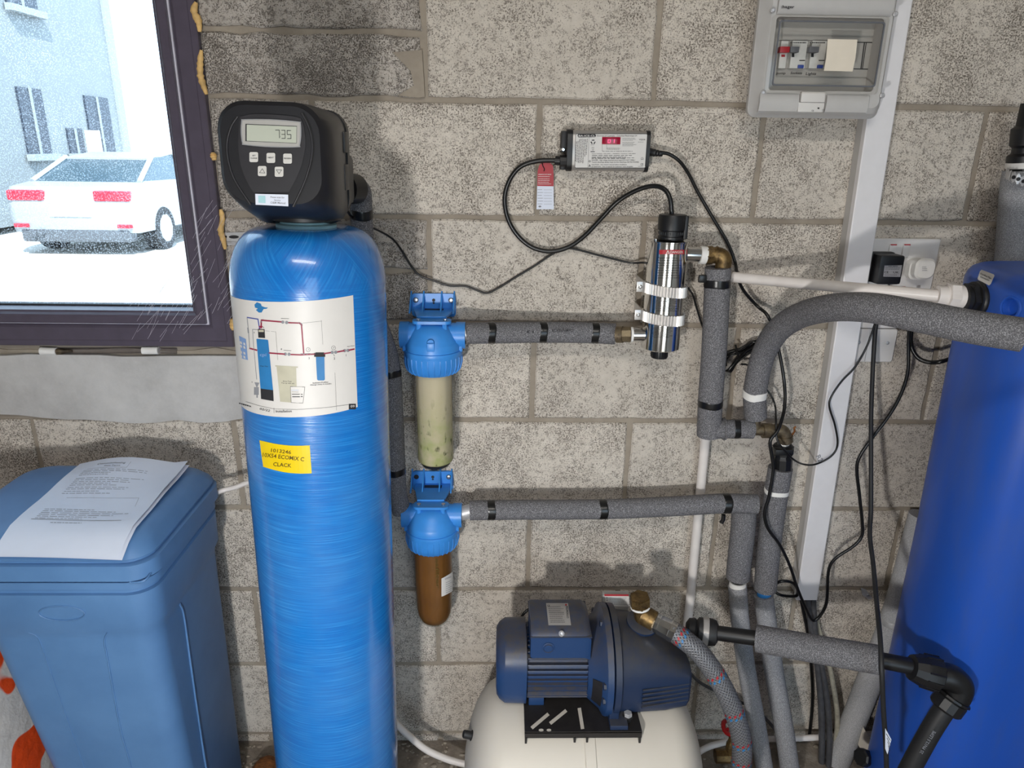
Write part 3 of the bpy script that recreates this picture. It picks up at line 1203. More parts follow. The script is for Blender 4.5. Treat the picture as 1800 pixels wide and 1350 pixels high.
# control valve: rounded housing, slightly wider at the back
def valve_ring(cx_, cz_, w_, h_, r_, y_):
    return [(cx_ + x, y_, cz_ + z) for x, z in rrect(w_, h_, r_, 7)]
lv = TMI @ Vector((-0.3915, -0.45, 1.4985))
lx0, lz0 = lv.x, lv.z
b = B()
b.loft([valve_ring(-0.013, lz0 - 0.020, 0.140, 0.166, 0.034, 0.045), valve_ring(-0.013, lz0 - 0.020, 0.146, 0.172, 0.030, 0.038),
        valve_ring(-0.011, lz0 - 0.019, 0.150, 0.172, 0.032, -0.005), valve_ring(-0.008, lz0 - 0.007, 0.151, 0.154, 0.040, -0.085),
        valve_ring(lx0 - 0.0065, lz0 + 0.0, 0.147, 0.141, 0.040, -0.106), valve_ring(lx0 - 0.0065, lz0, 0.136, 0.130, 0.036, -0.1115)])
vc = b.obj('valve_cover', 'valve_black', tank, 30, True)
b = B()
b.loft([valve_ring(-0.013, lz0 - 0.017, 0.152, 0.170, 0.034, 0.05), valve_ring(-0.013, lz0 - 0.017, 0.152, 0.170, 0.034, 0.034)])
b.obj('valve_backplate', 'black_plastic', tank, 40, True)
b = B().lathe([(0.05, 1.40), (0.056, 1.402), (0.056, 1.425), (0.05, 1.43)], (0, 0, 0), n=30)
b.box((-0.055, -0.02, 1.42), (0.06, 0.10, 1.50), 0.01)
b.obj('valve_body', 'black_plastic', tank, 35, True)
# clips on the right-hand side of the cover
b = B()
b.box((0.0605, 0.0, lz0 + 0.005), (0.0665, 0.03, lz0 + 0.036), 0.002).box((0.0605, 0.0, lz0 - 0.052), (0.065, 0.03, lz0 - 0.012), 0.002)
b.obj('cover_clip', 'black_plastic', tank, 35, True)


def face_map(off):
    """front face of the valve"""
    def f_(px, py):
        o = TMI @ CP
        v = TMI.to_3x3() @ ray(px, py)
        return o + v * ((-0.1115 - off - o.y) / v.y)
    return f_


def FD(off):
    return TDec(face_map(off), 370, 170, 5.625)


# raised inner panel with its two sweeping grooves
d = FD(0.0)
def solid(dec_pts, off0, off1, name, mat, parent, lab=None):
    r0 = [face_map(off0)(370 + x / 5.625, 170 + y / 5.625) for x, y in dec_pts]
    r1 = [face_map(off1)(370 + x / 5.625, 170 + y / 5.625) for x, y in dec_pts]
    b = B().loft([r0, r1])
    o = b.obj(name, mat, parent, 40, True)
    return part_label(o, lab) if lab else o
pan = spline([Vector((x, y, 0)) for x, y in [(300, 195), (420, 172), (600, 176), (800, 192), (895, 215)]], 4)
pan += spline([Vector((x, y, 0)) for x, y in [(925, 300), (940, 470), (905, 660), (850, 800), (775, 940)]], 5)
pan += spline([Vector((x, y, 0)) for x, y in [(430, 950), (360, 840), (300, 680), (275, 500), (280, 260)]], 5)
solid([(p.x, p.y) for p in pan], -0.001, 0.0022, 'inner_panel', 'valve_panel', vc)
bez = [(305, 235), (330, 222), (590, 222), (870, 245), (893, 262), (898, 380), (885, 480), (865, 500), (600, 500), (340, 478), (312, 458), (298, 350)]
def smooth_loop(pts, k=4):
    V = [Vector((x, y, 0)) for x, y in pts]
    n = len(V)
    o = []
    for i in range(n):
        a, b_, c, e = V[i - 1], V[i], V[(i + 1) % n], V[(i + 2) % n]
        for j in range(k):
            t_ = j / k
            o.append(0.5 * ((2 * b_) + (c - a) * t_ + (2 * a - 5 * b_ + 4 * c - e) * t_ ** 2 + (3 * b_ - a - 3 * c + e) * t_ ** 3))
    return [(p.x, p.y) for p in o]
solid(smooth_loop(bez), 0.001, 0.0045, 'display_bezel', 'bezel_silver', vc, 'silver surround of the display')
c_ = (598, 362)
def shrink(pts, f_, g_):
    return [(c_[0] + (x - c_[0]) * f_, c_[1] + (y - c_[1]) * g_) for x, y in pts]
solid(shrink(smooth_loop(bez), 0.96, 0.93), 0.004, 0.0050, 'bezel_inlay', 'grey_panel', vc)
solid([(345, 268), (855, 290), (852, 462), (345, 440)], 0.0046, 0.0052, 'display_frame', 'gasket_dark', vc)
disp = solid([(358, 276), (852, 296), (849, 458), (358, 436)], 0.005, 0.0055, 'display', 'lcd', vc, 'grey liquid crystal display showing 7:35')
d = FD(0.0058)
seven(d, '7', 644, 330, 38, 78, 6, -2)
seven(d, '3', 704, 332, 34, 80, 6, -2)
seven(d, '5', 760, 334, 36, 80, 6, -2)
d.disc(693, 358, 2.5).disc(691, 396, 2.5)
d.obj('digits', 'ink', vc)
b_lab = [('SET', 'CLOCK', 428, 597), ('NEXT', '', 597, 605), ('REGEN', '', 762, 612), ('up', '', 511, 735), ('down', '', 678, 742)]
for t1, t2, x, y in b_lab:
    o = solid([(x + a, y + c) for a, c in rrect(86, 100, 16, 4)], 0.001, 0.0042, 'button', 'button_grey', vc)
d = FD(0.0046)
d.text('SET', 412, 588, 13, 34, 1).text('CLOCK', 396, 613, 13, 66, 1).text('NEXT', 568, 608, 14, 56, 1).text('REGEN', 728, 616, 14, 68, 1)
d.stroke([(484, 752), (512, 712), (538, 755), (484, 752)], 4).stroke([(650, 722), (704, 724), (677, 762), (650, 722)], 4)
d.obj('button_marks', 'ink', vc)
stk = solid([(442, 960), (768, 968), (770, 1084), (446, 1068)], 0.0005, 0.0028, 'service_sticker', 'paper', vc, 'small white service sticker')
d = FD(0.0032)
d.text('Please scan for', 592, 1000, 17, 140, 2).text('Service', 630, 1030, 17, 62, 2)
d.text('O&M Manual', 592, 1056, 20, 148, 2)
d.obj('sticker_print', 'ink_grey', vc)
d = FD(0.0032)
d.quad((472, 978), (542, 980), (545, 1052), (475, 1048))
d.obj('sticker_patch', 'teal_print', vc)
d = FD(0.0016)
arc1 = [(255, 195), (190, 300), (150, 460), (165, 640), (230, 830), (385, 1070)]
arc2 = [(915, 160), (985, 300), (1020, 460), (1005, 640), (940, 850), (830, 1088)]
for arc in (arc1, arc2):
    S = spline([Vector((x, y, 0)) for x, y in arc], 6)
    d.stroke([(p.x, p.y) for p in S], 11)
    rp_ = [face_map(0.0004)(370 + (p.x + (14 if arc is arc1 else -14)) / 5.625, 170 + p.y / 5.625) for p in S]
    part_label(B().tube(rp_, 0.0016, 8).obj('sweep_ridge', 'valve_panel', vc, 60, True), 'sweeping ridge on the valve face')
d.obj('groove', 'groove_black', vc)
# thick black union nut at the back, right
b = B()
p = TMI @ at(606, 332, 0.20)
q = TMI @ at(626, 332, 0.17)
b.cyl(p, q, 0.026, n=20).cyl(p.lerp(q, -0.9), p, 0.02, n=16)
b.obj('union_nut', 'black_plastic', tank, 40, True)

# ================================================================ BRINE TANK
br = thing('brine_tank', 'squat blue plastic salt cabinet with loose lid below the window', 'brine tank', (-0.9, -0.25, 0))


def rr_ring(x0, x1, y0, y1, z, r, n=6):
    return [((x0 + x1) / 2 + x, (y0 + y1) / 2 + y, z) for x, y in rrect(x1 - x0, y1 - y0, r, n)]
DX0, DX1, DY0, DY1 = -1.085, -0.683, -0.425, -0.085
ins = lambda d_, z, r=0.045, dx=0: rr_ring(DX0 + d_ + dx, DX1 - d_, DY0 + d_, DY1 - d_, z, r)
b = B()
b.loft([rr_ring(-0.935, DX1 - 0.024, DY0 + 0.06, DY1 - 0.03, 0.0, 0.03), rr_ring(-0.94, DX1 - 0.018, DY0 + 0.05, DY1 - 0.025, 0.012, 0.035),
        rr_ring(-1.01, DX1 - 0.014, DY0 + 0.014, DY1 - 0.012, 0.655, 0.04), rr_ring(-1.015, DX1 - 0.012, DY0 + 0.012, DY1 - 0.012, 0.672, 0.042),
        rr_ring(-1.03, DX1 - 0.004, DY0 + 0.004, DY1 - 0.004, 0.690, 0.045), rr_ring(-1.04, DX1 - 0.003, DY0 + 0.003, DY1 - 0.003, 0.757, 0.045),
        rr_ring(-1.043, DX1 - 0.0085, DY0 + 0.0085, DY1 - 0.0085, 0.7585, 0.045), rr_ring(-1.043, DX1 - 0.0085, DY0 + 0.0085, DY1 - 0.0085, 0.7655, 0.045),
        rr_ring(-1.045, DX1 - 0.002, DY0 + 0.002, DY1 - 0.002, 0.769, 0.045), rr_ring(-1.047, DX1 - 0.002, DY0 + 0.002, DY1 - 0.002, 0.783, 0.045), rr_ring(-1.042, DX1 - 0.009, DY0 + 0.009, DY1 - 0.009, 0.7835, 0.045), rr_ring(-1.042, DX1 - 0.009, DY0 + 0.009, DY1 - 0.009, 0.792, 0.045)])
b.obj('tub', 'softener_blue', br, 28)
b = B()
b.loft([ins(-0.002, 0.788), ins(-0.004, 0.790), ins(-0.004, 0.8195), ins(-0.001, 0.8215), ins(0.004, 0.822), ins(0.004, 0.8255), ins(0.001, 0.8265), ins(0.0, 0.830),
        ins(0.004, 0.838), ins(0.014, 0.852, 0.05), ins(0.028, 0.861, 0.05), ins(0.05, 0.865, 0.05)])
lid = b.obj('lid', 'softener_blue', br, 28)
# moulded oval, finger recess and panel lines on the tub
b = B()
oc = at(107, 1080, 0.425)
b.tube([(oc.x + 0.040 * math.cos(a), -0.4215 - 0.0005, oc.z + 0.0155 * math.sin(a)) for a in [2 * PI * i / 32 for i in range(33)]], 0.0014, 6)
b.obj('moulded_oval', 'softener_blue', br, 60)
b = B()
b.tube(spline([at(x, y, 0.4255) for x, y in [(228, 1022), (232, 1024), (255, 1020)]] + [Vector((-0.688, -0.40, 0.797))], 5), 0.0022, 6)
b.obj('finger_grip', 'softener_blue', lid, 60)
def tub_y(z):
    return -0.411 + 0.036 * (0.655 - z) / 0.643
b = B()
pts = []
for px, py in [(189, 1112), (184, 1122), (183, 1135), (187, 1160), (197, 1235), (207, 1300), (219, 1350), (240, 1450)]:
    z = atz  # height from the front plane
    p = at(px, py, 0.413)
    pts.append((p.x, tub_y(p.z) - 0.0005, p.z))
b.tube(spline(pts, 4), 0.0016, 6)
pts = []
for px, py in [(50, 1112), (66, 1122), (78, 1160), (100, 1235), (122, 1310), (140, 1370)]:
    p = at(px, py, 0.413)
    pts.append((p.x, tub_y(p.z) - 0.0002, p.z))
b.tube(spline(pts, 4), 0.0012, 6)
pts = []
for px, py in [(318, 1062), (325, 1080), (335, 1150), (347, 1235), (358, 1310), (366, 1360)]:
    p = atx(px, py, -0.694)
    pts.append((-0.6965, p.y, p.z))
b.tube(spline(pts, 4), 0.0022, 6)
b.obj('panel_rib', 'softener_blue', br, 60)

# papers on the lid
def sheet_pts(corners, lift, curl=0.0):
    a, b_, c, d_ = [Vector(p) for p in corners]
    vs, fs = [], []
    n, m = 8, 10
    for i in range(m + 1):
        for j in range(n + 1):
            u, v = j / n, i / m
            p = a.lerp(b_, u).lerp(d_.lerp(c, u), v)
            z = 0.8655 + lift + curl * (max(0, (0.5 - v)) * 0.035 * math.sin(PI * min(1, u * 1.1)) + (u ** 6) * 0.012 * (1 - v))
            over = max(0.0, (-0.375 - p.y))
            z -= over * 0.22 + over * over * 2.4
            z += 0.002 * math.sin(v * 7 + u * 2) ** 2
            vs.append((p.x, p.y, z))
    for i in range(m):
        for j in range(n):
            k = i * (n + 1) + j
            fs.append((k, k + 1, k + n + 2, k + n + 1))
    return vs, fs
PC = [atz(140, 812, 0.872), atz(331, 815, 0.875), atz(205, 961, 0.866), atz(-20, 959, 0.866)]
PC = [PC[0], PC[1], PC[2], PC[3]]
pp = thing('paper_sheets', 'two printed white sheets of paper lying on the blue lid', 'paper', (PC[0].x, PC[0].y, 0.866))
off2 = [PC[0] + Vector((0.003, 0.0, 0)), PC[1] + Vector((0.004, -0.004, 0)), PC[2] + Vector((0.006, -0.002, 0)), PC[3]]
v1, f1 = sheet_pts(off2, 0.0006, 0.5)
lower = B().add(v1, f1).obj('lower_sheet', 'paper', pp, 60)
v2, f2 = sheet_pts(PC, 0.0022, 1.0)
upper = B().add(v2, f2).obj('top_sheet', 'paper', pp, 60)


def sheet_map(u, v):
    n, m = 8, 10
    x, y = min(u, 0.999) * n, min(v, 0.999) * m
    j, i = int(x), int(y)
    q = lambda a, c: Vector(v2[a * (n + 1) + c])
    p = q(i, j).lerp(q(i, j + 1), x - j).lerp(q(i + 1, j).lerp(q(i + 1, j + 1), x - j), y - i)
    return p + Vector((0, 0, 0.0006))
d = Dec(lambda u, v: sheet_map(u, v))
d.text('Commissioning', 0.22, 0.085, 0.02, 0.26).text('Water Report', 0.30, 0.115, 0.014, 0.15)
d.stroke([(0.16, 0.13), (0.52, 0.13), (0.52, 0.06)], 0.002, 3)
r_ = random.Random(2)
for y in (0.15, 0.17, 0.19, 0.21, 0.25, 0.27, 0.29, 0.31, 0.33, 0.355, 0.375, 0.40, 0.425, 0.62, 0.64, 0.66, 0.68, 0.70, 0.72):
    d.greek(0.14, y, 0.14 + r_.uniform(0.25, 0.75), 1, 0.02, 0.004, int(y * 1000))
d.stroke([(0.22, 0.48), (0.84, 0.48)], 0.002, 4).stroke([(0.12, 0.735), (0.86, 0.74)], 0.005, 6)
d.greek(0.3, 0.765, 0.62, 1, 0.02, 0.005, 77)
d.stroke([(0.84, 0.48), (0.87, 0.58)], 0.002)
d.obj('print', 'ink_grey', upper)

# salt bag
b = B()
rr = random.Random(3)
N_, M_ = 28, 18
R_ = []
from mathutils import noise as mnoise
for i in range(M_ + 1):
    th = PI * i / M_
    ring = []
    for j in range(N_):
        ph = 2 * PI * j / N_
        e = lambda c, p_: math.copysign(abs(c) ** p_, c)
        x = -1.262 + 0.265 * e(math.cos(ph), 0.55) * max(0.02, math.sin(th)) ** 0.5
        y = -0.32 + 0.17 * e(math.sin(ph), 0.6) * max(0.02, math.sin(th)) ** 0.5
        z = 0.335 - 0.335 * e(math.cos(th), 0.7)
        k = mnoise.noise(Vector((x * 9, y * 9, z * 9))) * 0.016 + mnoise.noise(Vector((x * 24, y * 24, z * 24))) * 0.006
        s_ = 1 - 0.30 * max(0, z - 0.35)
        zz_ = max(0.0, z + k * 0.5)
        ring.append((-1.262 + (x + 1.235) * s_ + k * math.cos(ph), y + k * math.sin(ph), zz_))
    R_.append(ring)
b.loft(R_)
bag = thing('salt_bag', 'white and orange plastic salt bag slumped beside the blue cabinet', 'bag', (-1.262, -0.32, 0))
b.obj('sack', 'salt_bag', bag, 60)
d = Dec(lambda x, y: Vector((at(x, y, 0.40).x, -0.502, at(x, y, 0.40).z)))
d.poly([(-60, 1206), (9, 1205), (7, 1221), (-60, 1224)])
d.obj('lettering', 'ink', bag)

# coir brush head poking out on the floor
bc = atz(463, 1362, 0.03)
b = B()
R_ = []
for i in range(11):
    th = PI * i / 10
    R_.append([(bc.x + (0.034 + 0.003 * math.sin(j * 2.7 + i)) * max(0.03, math.sin(th)) * math.cos(2 * PI * j / 20), bc.y + 0.055 * max(0.03, math.sin(th)) * math.sin(2 * PI * j / 20),
                max(0.0, 0.029 - 0.029 * math.cos(th))) for j in range(20)])
b.loft(R_)
bru = thing('brush', 'brown bristly brush head on the dark floor between cabinet and blue tank', 'brush', (bc.x, bc.y, 0))
b.obj('bristles', 'bristle', bru, 60)
B().tube([(bc.x - 0.01, bc.y - 0.05, 0.03), (bc.x - 0.04, bc.y - 0.2, 0.016)], 0.010, 10).obj('handle', 'bristle', bru)


# ================================================================ CARTRIDGE FILTER HOUSINGS
def filter_housing(ax, zc, label, cart_mat, dirty, bowl_len, name='filter_housing'):
    """zc = height of the port axis, ax = x of the housing axis; wall bracket behind"""
    D = 0.085
    root = thing(name, label, 'water filter', (ax, -D, zc - 0.3), 'blue filter housings')
    hd = B()
    # head dome
    hd.lathe([(0.058, -0.030), (0.0585, -0.014), (0.056, -0.010), (0.053, -0.004), (0.047, 0.008), (0.039, 0.018), (0.030, 0.025), (0.018, 0.028)], (ax, -D, zc), n=40)
    for s_ in (-1, 1):
        hd.cyl((ax + s_ * 0.030, -D, zc), (ax + s_ * 0.066, -D, zc), 0.0255, n=28)
        hd.cyl((ax + s_ * 0.048, -D, zc), (ax + s_ * 0.0665, -D, zc), 0.0275, n=28)
        hd.box((ax + s_ * 0.055 - 0.006, -D - 0.02, zc - 0.030), (ax + s_ * 0.055 + 0.006, -D + 0.02, zc - 0.005), 0.002)
        hd.cyl((ax + s_ * 0.026, -D - 0.022, zc + 0.002), (ax + s_ * 0.026, -D - 0.022, zc + 0.030), 0.0055, n=10)
    hd.prism([(x, y) for x, y in rrect(0.078, 0.030, 0.012)], (ax, -D - 0.015, zc + 0.029), (1, 0, 0), (0, 1, 0), 0, 0.006)
    h = hd.obj('head', 'filter_blue', root, 35)
    for s_ in (-1, 1):
        B().cyl((ax + s_ * 0.027, -D - 0.016, zc + 0.034), (ax + s_ * 0.027, -D - 0.016, zc + 0.0375), 0.0042, n=12).obj('screw', 'steel', h)
        B().cyl((ax + s_ * 0.0662, -D, zc), (ax + s_ * 0.0672, -D, zc), 0.019, n=20).obj('port_opening', 'gasket_dark', h)
    if not dirty:
        vb = B().lathe([(0.008, -0.004), (0.008, 0.006), (0.0062, 0.009)], (ax, -D - 0.047, zc - 0.004), (0, -1, 0.25), 16)
        vb.box((ax - 0.0075, -D - 0.060, zc - 0.019), (ax + 0.0075, -D - 0.046, zc - 0.002), 0.002)
        vb.obj('vent_button', 'filter_blue', root, 35)
        B().lathe([(0.013, 0), (0.0135, 0.001), (0.010, 0.0012)], (ax, -D - 0.0475, zc - 0.008), (0, -1, 0.2), 20).obj('vent_recess', 'gasket_dark', root)
    # cap ring with ribs
    cr = B().lathe([(0.058, -0.027), (0.0605, -0.028), (0.0612, -0.032), (0.0605, -0.036), (0.0600, -0.039), (0.0595, -0.055), (0.0555, -0.069), (0.048, -0.077), (0.043, -0.077)], (ax, -D, zc), n=48)
    c = cr.obj('cap_ring', 'filter_blue', root, 30)
    rb = B()
    for i in range(30):
        a = 2 * PI * i / 30
        ca, sa = math.cos(a), math.sin(a)
        rb.tube([(ax + ca * 0.0595, -D + sa * 0.0595, zc - 0.040), (ax + ca * 0.0595, -D + sa * 0.0595, zc - 0.055),
                 (ax + ca * 0.0562, -D + sa * 0.0562, zc - 0.0685), (ax + ca * 0.050, -D + sa * 0.050, zc - 0.0755)], 0.0015, 5)
    r2 = rb.obj('grip_ribs', 'filter_blue', c, 60)
    r2['kind'] = 'stuff'
    # clear bowl and what is in it
    zb = zc - 0.076
    zt = zb - bowl_len
    if dirty:
        pf = [(0.0445, zb), (0.0440, zb - 0.08), (0.0420, zt + 0.045), (0.0400, zt + 0.026), (0.033, zt + 0.010), (0.022, zt + 0.003), (0.012, zt + 0.001)]
    else:
        pf = [(0.0445, zb), (0.0440, zb - 0.08), (0.0420, zt + 0.040), (0.0400, zt + 0.022), (0.034, zt + 0.008), (0.030, zt + 0.003), (0.028, zt)]
    B().lathe([(r, z) for r, z in pf], (ax, -D, 0), n=40).obj('bowl', 'clear_bowl', root, 40)
    if dirty:
        core = [(r - 0.0022, z + (0.002 if i > 2 else 0)) for i, (r, z) in enumerate(pf)]
    else:
        core = [(0.0375, zb), (0.0375, zt + 0.016), (0.034, zt + 0.012)]
    k = B().lathe(core, (ax, -D, 0), n=36).obj('cartridge' if not dirty else 'brown_water', cart_mat, root, 40)
    if not dirty:
        B().lathe([(0.0335, zt + 0.0125), (0.031, zt + 0.006), (0.028, zt + 0.003)], (ax, -D, 0), n=30).obj('end_cap', 'soft_black', root, 40)
        # two raised seams of the bowl
    # wall bracket
    w_, zt_ = 0.094, zc + 0.070
    br_ = B()
    br_.prism(rrect(w_, 0.050, 0.008), (ax - 0.004, 0, zt_ - 0.025), (1, 0, 0), (0, 0, 1), 0.0005, 0.0065)
    br_.prism([(-0.040, 0.0), (0.040, 0.0), (0.043, 0.02), (0.030, 0.085), (-0.030, 0.085), (-0.043, 0.02)], (ax - 0.002, -0.002, zc + 0.0355), (1, 0, 0), (0, -1, 0), -0.004, 0.0)
    for gx in (-0.0455, -0.019, 0.019, 0.0455):
        br_.prism([(0.003, 0), (0.052, 0), (0.003, 0.038)], (ax - 0.004 + gx - 0.0015, 0, zc + 0.037), (0, -1, 0), (0, 0, 1), -0.0015, 0.0015)
    bo = br_.obj('bracket', 'filter_blue', root, 30)
    kd = B()
    for gx, gz, r in ((0, zt_ - 0.014, 0.0035), (0, zt_ - 0.020, 0.0022)):
        kd.cyl((ax - 0.004 + gx, -0.0064, gz), (ax - 0.004 + gx, -0.0069, gz), r, n=14)
    kd.box((ax - 0.022, -0.030, zc + 0.0393), (ax + 0.018, -0.016, zc + 0.0398))
    q = kd.obj('keyhole', 'gasket_dark', bo, 30)
    q['kind'] = 'stuff'
    for gx in (-0.038, 0.037):
        hole = B().cyl((ax - 0.004 + gx, -0.0064, zt_ - 0.014), (ax - 0.004 + gx, -0.0072, zt_ - 0.014), 0.0058, n=14).obj('screw_recess', 'gasket_dark', bo, 30)
        if not dirty or gx > 0:
            B().lathe([(0.0048, 0), (0.0046, 0.0018), (0.0025, 0.0024)], (ax - 0.004 + gx, -0.007, zt_ - 0.014), (0, -1, 0), 14).obj('screw', 'steel', bo, 30)
    return root


f1 = filter_housing(-0.2125, 1.146, 'upper blue filter housing holding a beige cartridge with green algae spots', 'wound_cartridge', False, 0.218)
f2 = filter_housing(-0.2235, 0.7295, 'lower blue filter housing with bowl full of murky brown water', 'brown_water', True, 0.208)
# sticker and moulded lettering on the brown bowl
cB = Vector((-0.2235, -0.085, 0))


def bowl_hit(px, py, r=0.0448):
    o = CP - cB
    v = ray(px, py)
    a = v.x ** 2 + v.y ** 2
    bq = o.x * v.x + o.y * v.y
    c = o.x ** 2 + o.y ** 2 - r * r
    t_ = (-bq - math.sqrt(max(0, bq * bq - a * c))) / a
    return CP + v * t_
d = Dec(lambda x, y: bowl_hit(x, y), 670, 800, 4.218)
for i in range(6):
    f_ = i / 6
    g_ = (i + 1) / 6
    X = lambda q: 447 + 83 * q
    d.poly([(X(f_), 915 - 50 * f_ ** 1.2), (X(g_), 915 - 50 * g_ ** 1.2), (X(g_), 1050 - 42 * g_ ** 1.2), (X(f_), 1050 - 42 * f_ ** 1.2)])
st = d.obj('bowl_sticker', 'label_white', f2)
part_label(st, 'small white sticker on the brown bowl')
d = Dec(lambda x, y: bowl_hit(x, y, 0.0451), 670, 800, 4.218)
d.text('WARNING', 474, 926, 11, 52, -24)
for i in range(6):
    d.greek(480, 945 + i * 15, 525, 1, 10, 4, i, -0.45)
d.obj('sticker_print', 'ink_grey', st)
d = Dec(lambda x, y: bowl_hit(x, y, 0.0450), 670, 800, 4.218)
d.text('eafilter', 402, 765, 24, 225, 88)
d.obj('moulded_letters', 'brown_print', f2)


# ================================================================ LAGGED PIPES
def pipe(name, label, pts, r, mat='pipe_foam', k=8, n=20, cat='pipe', group='grey lagged pipes'):
    """pts = (px, py, distance) along the axis; returns the thing and its path"""
    P = [Vector(at(*p)) if len(p) == 3 and abs(p[0]) > 5 else Vector(p) for p in pts]
    S = spline(P, k)
    root = thing(name, label, cat, P[0], group)
    rs = r if isinstance(r, (list, tuple)) else [r] * len(S)
    if len(rs) != len(S):
        rs = [rs[0] + (rs[-1] - rs[0]) * i / (len(S) - 1) for i in range(len(S))]
    b = B()
    u0, v0, a0 = frame(S[1] - S[0])
    b.tube(S, rs, n, False)
    # open ends: inner rim and bore
    for E_, dr in ((S[0], (S[1] - S[0]).normalized()), (S[-1], (S[-2] - S[-1]).normalized())):
        u, v, a = frame(dr)
        R = []
        for rr_, h in ((rs[0], 0.0), (rs[0] * 0.55, -0.0008), (rs[0] * 0.5, 0.012), (0.0005, 0.0125)):
            R.append([E_ + a * h + u * x + v * y for x, y in circle(rr_, n)])
        b.loft(R, False, False)
    b.obj('foam_lagging', mat, root, 50)
    return root, S, rs[0]


p1, S, r = pipe('lagged_pipe', 'straight grey lagged pipe from upper filter to the steel lamp chamber',
                [(817, 586, .085), (868, 585, .072), (955, 584, .06), (1040, 585, .055), (1082, 587, .062)], 0.0222)
for x in (863, 954, 1046):
    band(S, (x, 585), 0.015, r + 0.0003, 'black_tape', 'black_tape', p1)
d = Dec(lambda x, y: at(x, y, 0.085), 800, 540, 5)
d.text('CLIMAFLEX 22', 1040, 195, 22, 190, 180).text('13 X 22', 690, 208, 22, 250, 180)
d.obj('lettering', 'ink', p1)
B().cyl(at(797, 588, .085), at(820, 586, .085), 0.0185, n=20).obj('threaded_end', 'galvanised', p1)

p2, S, r = pipe('lagged_pipe', 'longer grey lagged pipe running right from the lower filter',
                [(826, 897, .085), (900, 896, .082), (1060, 895, .082), (1180, 890, .082), (1270, 885, .085), (1330, 886, .088)], 0.0225)
for x in (864, 1060, 1277):
    band(S, (x, 892), 0.017, r + 0.0003, 'black_tape', 'black_tape', p2)
B().cyl(at(808, 903, .085), at(832, 897, .085), 0.0165, n=20).obj('threaded_end', 'galvanised', p2)
e = at(1272, 905, .105)
B().tube([e, e + Vector((0, 0, -0.012)), e + Vector((-0.003, 0, -0.02))], 0.005, 8).obj('tape_tail', 'black_tape', p2)

p3, S, r = pipe('lagged_pipe', 'upright grey lagged pipe beside the steel lamp chamber with black tape',
                [(1262, 470, .09), (1259, 540, .088), (1255, 620, .085), (1249, 700, .082), (1246, 765, .08)], 0.0258)
band(S, (1260, 497), 0.016, r + 0.0006, 'black_tape', 'black_tape', p3)
band(S, (1246, 708), 0.015, r + 0.0004, 'black_tape', 'black_tape', p3)
e = at(1238, 490, .095)
B().box(e + Vector((-0.012, -0.004, -0.008)), e + Vector((0.006, 0.004, 0.008)), 0.003).obj('tape_tail', 'black_tape', p3)
P = [at(1250, 755, .085), at(1290, 754, .085), at(1323, 755, .085)]
B().tube(spline(P, 4), 0.0205, 18).obj('foam_elbow', 'pipe_foam', p3, 50)
band(spline(P, 6), (1293, 755), 0.013, 0.0208, 'black_tape', 'black_tape', p3)
band(spline(P, 6), (1272, 755), 0.004, 0.0235, 'foam_collar', 'pipe_foam', p3)

p4, S, r = pipe('lagged_pipe', 'big curved grey lagged pipe arching over to the blue water tank',
                [(1326, 694, .078), (1333, 655, .085), (1344, 618, .10), (1368, 580, .15), (1408, 554, .22), (1462, 541, .31), (1530, 541, .39), (1620, 557, .46), (1710, 575, .51), (1799, 589, .54)], 0.0243)
e_ = S[-1]
B().tube(spline([e_, e_ + Vector((0.10, -0.012, -0.004)), Vector((0.86, -0.53, e_.z - 0.01)), Vector((0.90, -0.49, e_.z - 0.012)), Vector((0.905, -0.434, e_.z - 0.012))], 6), 0.0125, 16).obj('inner_pipe', 'black_plastic', p4)
Q = spline([at(1328, 733, .075), at(1327, 715, .077), at(1326, 696, .078)], 4)
B().tube(Q, 0.0238, 20).obj('lower_sleeve', 'pipe_foam', p4, 50)
band(spline([at(1327, 715, .077), at(1326, 695, .078), at(1333, 655, .085)], 5), (1327, 692), 0.016, 0.0252, 'white_tie', 'ptfe', p4)
# brass tee, elbow and black compression coupling under the arch
brs = thing('brass_elbow', 'dull brass tee and elbow below the arching lagged pipe', 'pipe fitting', at(1330, 752, .08))
b = B()
a_, b_, c_2 = at(1316, 756, .08), at(1352, 757, .08), at(1374, 757, .08)
b.cyl(at(1328, 730, .077), at(1328, 757, .08), 0.011, n=16)
b.cyl(a_, b_, 0.0115, n=18).cyl(at(1340, 757, .08), at(1356, 757, .08), 0.0165, n=18)
b.tube(spline([at(1356, 757, .08), at(1372, 757, .08), at(1379, 764, .08), at(1380, 778, .08)], 5), 0.0145, 16)
b.cyl(at(1379.5, 766, .08), at(1380, 776, .08), 0.0168, n=18)
b.obj('fitting_body', 'aged_brass', brs, 40)
b = B().tube([at(1392, 765, .08), at(1397, 758, .09), at(1396, 752, .09), at(1399, 750, .09)], 0.0022, 6)
b.obj('thread_tail', 'bristle', brs)
B().cyl(at(1378, 775, .08), at(1377, 781, .08), 0.0125, n=16).obj('thread_tape', 'ptfe', brs)

